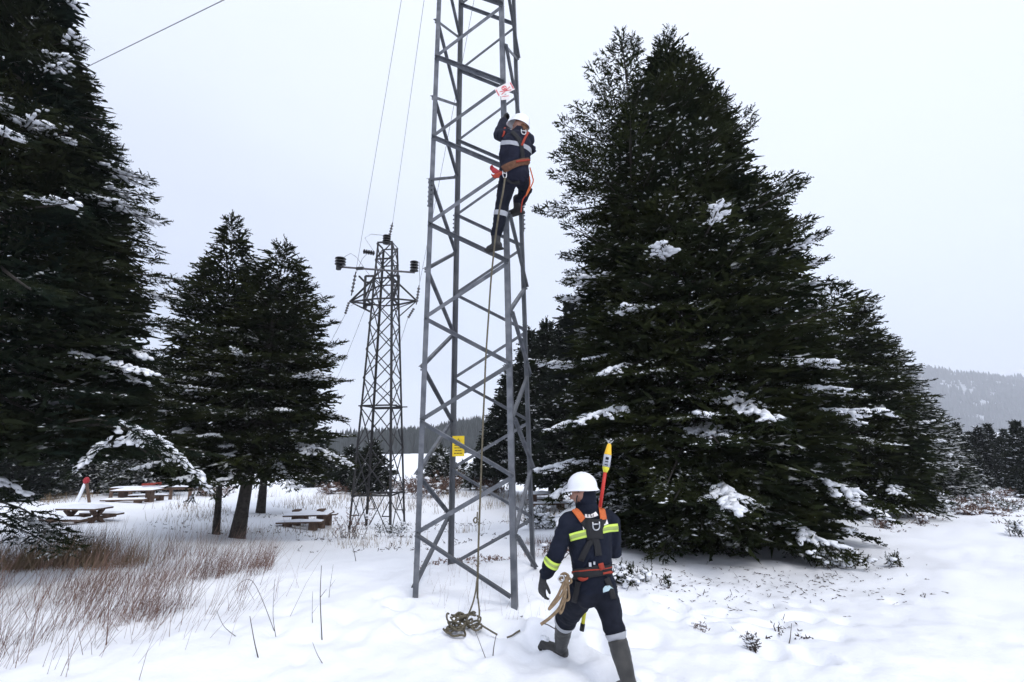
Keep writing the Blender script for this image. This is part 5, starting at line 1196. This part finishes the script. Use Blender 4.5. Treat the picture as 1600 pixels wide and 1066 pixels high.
# twigs, stubble and crumbs of earth poking through the thin snow of the middle ground
for nm, poly, n_, L_, m_, sd_ in (('snow_debris', [xy(470, 860, 10.5), xy(900, 850, 10), xy(900, 790, 17), xy(420, 790, 18), xy(200, 810, 13)], 450, .10, 'twig', 71), ('snow_debris', [xy(1360, 830, 10), xy(1640, 850, 9.5), xy(1640, 790, 17), xy(1440, 795, 14)], 300, .10, 'brush', 72), ('snow_debris', [xy(1000, 990, 4.9), xy(1270, 990, 4.9), xy(1230, 940, 5.7), xy(1010, 940, 5.7)], 22, .06, 'twig', 73), ('snow_debris', [xy(640, 920, 6.4), xy(860, 930, 6.2), xy(860, 880, 7.6), xy(660, 860, 9)], 160, .05, 'stem', 74)):
    B_ = scatter_px(n_, poly, sd_, (.9, .15)); r_ = np.random.default_rng(sd_); D_ = np.c_[r_.normal(size=(n_, 2)), .5 * np.abs(r_.normal(size=n_))]
    V_, F_ = needle_mesh(B_ + [0, 0, .0], D_, L_ * (.4 + 1.1 * r_.random(n_)), .03, 3, r_, core=.008); tagp(link(nm, mesh_np(nm, V_, F_), M[m_]), kind='stuff')
# single stems standing in the foreground snow
st = [((360, 950), (392, 935), (428, 1018), 5.1, 'long bent dry stem arching over the snow left of the pylon'), ((338, 960), (350, 985), (372, 1003), 4.9, 'short curved stem lying on the snow'), ((428, 925), (425, 980), (430, 1020), 4.95, 'upright thin stem third left of the pylon foot'),
      ((388, 990), (395, 1030), (402, 1060), 4.6, 'dark stem leaning at the lower left centre'), ((502, 890), (500, 940), (503, 1010), 5.0, 'tallest dark upright stem left of the pylon foot'), ((520, 895), (515, 930), (513, 950), 5.9, 'thin grey stem right of the tallest stem'),
      ((488, 935), (487, 970), (488, 988), 5.2, 'small upright stem beside the tallest stem'), ((545, 850), (552, 868), (556, 888), 8.0, 'forked dark stem before the dark pylon'), ((420, 905), (423, 880), (424, 866), 7.5, 'single thin stem below the picnic table'),
      ((1110, 965), (1117, 978), (1123, 975), 5.2, 'forked twig poking from the snow right of the walking worker'), ((1236, 968), (1234, 990), (1231, 1003), 4.85, 'straight dark twig standing alone at the right'), ((1141, 967), (1148, 975), (1156, 981), 5.15, 'short double twig in the trampled snow'),
      ((776, 1000), (772, 1020), (770, 1040), 4.7, 'dark broken stem below the rope coil'), ((735, 985), (745, 1010), (760, 1050), 4.6, 'faint stem leaning under the rope coil'), ((487, 1025), (495, 1045), (505, 1062), 4.5, 'low stem at the bottom edge left of centre'), ((170, 935), (168, 980), (165, 1015), 4.75, 'thick red stem standing out of the dry grass')]
for a, b, c_, D, lb in st:
    pc_ = at(*c_, D); zg = g(pc_.x, pc_.y); sh = UP * (zg - pc_.z - .02)
    pts = smoothc([at(*c_, D) + sh, at(*b, D) + sh, at(*a, D) + sh], 6)
    thick = .0055 if ('thick' in lb or 'dark' in lb or 'straight' in lb) else .0032
    mb = MB(); mb.tube(pts, [thick * (1 - .6 * i / len(pts)) for i in range(len(pts))], 5)
    if 'forked' in lb or 'tallest' in lb:
        q = pts[len(pts) // 2]; mb.tube([q, q + Vector((.05, .02, .07))], [thick * .6, thick * .3], 4)
    tagp(mb.build('dry_stem', M['stem' if 'red' in lb else 'twig']), lb, 'stem', 'dry stems standing in the snow')
# shrubs
def shrub(px, py, D, rx, h, label, m, seed, n=260, cat='bush', group='low shrubs in the snow', shoot=.09, snow=20, wood=10):
    b = gpt(px, py, D); r = np.random.default_rng(seed); t_ = empty('shrub', b, label, cat, group)
    mb = MB(); tips = []
    for i in range(wood):
        a = r.random() * 6.283; q = b + Vector((math.cos(a) * rx * .8 * r.random() ** .5, math.sin(a) * rx * .6 * r.random() ** .5, 0)); tip = q + Vector((r.normal() * rx * .35, r.normal() * rx * .3, h * (.55 + .5 * r.random())))
        mb.tube([q - UP * .03, q.lerp(tip, .5) + Vector((r.normal(), r.normal(), 0)) * .03, tip], [.008, .005, .002], 4); tips.append((q, tip))
    mb.build('stems', M['twig'], t_)['kind'] = 'stuff'
    k = r.integers(0, wood, n); u = (.15 + .9 * r.random(n))[:, None]; A_ = np.array([tuple(q) for q, _ in tips])[k]; Z_ = np.array([tuple(q) for _, q in tips])[k]
    P = A_ + (Z_ - A_) * u + r.normal(size=(n, 3)) * [rx * .16, rx * .16, h * .05]; P[:, 2] = np.maximum(P[:, 2], gz(P[:, 0], P[:, 1]) + .01)
    D_ = nrm(Z_ - A_) * .6 + r.normal(size=(n, 3)) * .6; V_, F_ = needle_mesh(P, D_, shoot * (.6 + .8 * r.random(n)), shoot * .28, 5, r, core=shoot * .09)
    link('foliage', mesh_np('foliage', V_, F_), m, t_)['kind'] = 'stuff'
    if snow:
        P = P[r.integers(0, n, snow)]; V_, F_ = blobs(P + [0, 0, .02], r.normal(size=(snow, 3)) * [1, 1, .1], shoot * (.4 + .6 * r.random(snow)), shoot * (.25 + .3 * r.random(snow)), shoot * (.15 + .2 * r.random(snow)), r)
        link('lying_snow', mesh_np('lying_snow', V_, F_, True), M['snowclump'], t_)['kind'] = 'stuff'
    return t_
shrub(1300, 880, 7.6, .42, .22, 'low snow-caught juniper bush at the right foot of the largest fir', M['needles'], 3, 330, snow=60)
shrub(1262, 862, 8.2, .35, .30, 'low dark juniper bush tucked against the skirt of the largest fir', M['needles'], 4, 380, snow=14)
shrub(1397, 888, 7.2, .10, .16, 'lone dark seedling on the open snow at the right', M['needles'], 5, 60, snow=4, wood=4)
shrub(1176, 1018, 4.72, .045, .13, 'dark tuft of dead leaves in the snow at the right foreground', M['twig'], 6, 60, snow=3, wood=5, shoot=.05)
shrub(1214, 972, 5.2, .04, .09, 'tiny dark sprout right of the trampled snow', M['twig'], 7, 8, snow=0, wood=2, shoot=.03)
shrub(1093, 975, 5.2, .10, .06, 'flat brown tuft in the trampled snow', M['brush'], 8, 40, snow=5, wood=4, shoot=.05)
shrub(1040, 925, 6.3, .07, .12, 'green seedling just in front of the largest fir', M['needles'], 9, 40, snow=2, wood=3, shoot=.07)
shrub(1382, 826, 10.5, .22, .16, 'brown tuft of heather on the crest right of the largest fir', M['brush'], 10, 90, snow=16, wood=7)
shrub(1440, 826, 10.8, .18, .15, 'second brown tuft of heather on the crest, to the right', M['brush'], 11, 70, snow=12, wood=6)
shrub(1590, 838, 9.5, .16, .26, 'dark sapling at the right edge of the snow slope', M['needles'], 12, 70, snow=12, wood=5)
for i, (px, py, D, rx, h, w_) in enumerate(((1465, 806, 13.4, .6, .25, 'left end'), (1500, 800, 14.5, .7, .32, 'left middle'), (1535, 798, 15, .6, .28, 'centre'), (1560, 800, 14.2, .6, .34, 'right middle, tallest'), (1590, 792, 16, .6, .26, 'right end'), (1530, 815, 12.4, .4, .12, 'front'), (1480, 790, 16.2, .8, .5, 'back left'), (1520, 785, 17.5, .8, .55, 'back centre'), (1575, 780, 19, .7, .4, 'back right'))):
    shrub(px, py, D, rx, h * .6, 'snow-choked thicket before the far wood, ' + w_ + ' clump', M['brush'] if i % 3 else M['needles_dusty'], 20 + i, 420, snow=90, wood=14, shoot=.13, group='thicket at the right')
for i, (px, py, D, rx, h, w_) in enumerate(((665, 782, 24, .9, .95, 'russet bush left of the sign leg of the near pylon'), (640, 778, 26, .8, .8, 'russet bush behind the foot of the dark pylon'), (705, 780, 25, .7, .7, 'russet bush in line with the yellow sign leg'), (775, 776, 25, .9, .6, 'low russet bush right of the rope'), (690, 772, 28, 1.2, 1.0, 'tall russet bush furthest back between the pylons'), (530, 775, 27, 1.0, .5, 'low grey brush behind the right picnic table'), (340, 778, 26, 1.0, .5, 'low grey brush behind the twin trunks'))):
    shrub(px, py, D, rx, h, w_, M['brush'], 40 + i, 420, snow=30, wood=16, shoot=.20, group='russet bushes')
shrub(548, 838, 13.2, .45, .7, 'bare brown bush wrapped round the left foot of the dark pylon', M['stem'], 60, 140, snow=6, wood=18, shoot=.10)
shrub(612, 838, 14.2, .40, .35, 'snow-dusted sapling clump at the right foot of the dark pylon', M['needles_dusty'], 61, 200, snow=40, wood=8)
shrub(872, 880, 7.6, .26, .26, 'brown twiggy tuft left of the walking worker', M['brush'], 62, 150, snow=8, wood=10, shoot=.08)
shrub(850, 800, 13, .5, .40, 'snow-laden low fir bough left of the walking worker\'s helmet', M['needles_dusty'], 63, 380, snow=110, wood=12, shoot=.14)
shrub(985, 902, 6.4, .35, .16, 'snowy low bush right of the walking worker\'s belt', M['needles'], 64, 240, snow=50, wood=9)
shrub(1440, 915, 6.0, .02, .03, 'speck of dark twig on the far right snow', M['twig'], 65, 6, snow=0, wood=2, shoot=.03)

# ------------------------------------------------------------------ air
hz = bpy.data.materials.new('haze_air'); hz.use_nodes = True; ht = hz.node_tree; ht.nodes.clear()
pv = ht.nodes.new('ShaderNodeVolumePrincipled'); pv.inputs['Color'].default_value = (.90, .93, 1.0, 1); pv.inputs['Density'].default_value = .00042; pv.inputs['Anisotropy'].default_value = .0
ho = ht.nodes.new('ShaderNodeOutputMaterial'); ht.links.new(pv.outputs[0], ho.inputs['Volume'])
hb = MB().box((0, 1200, 110), (5200, 3600, 420)).build('haze', hz); tagp(hb, kind='stuff')
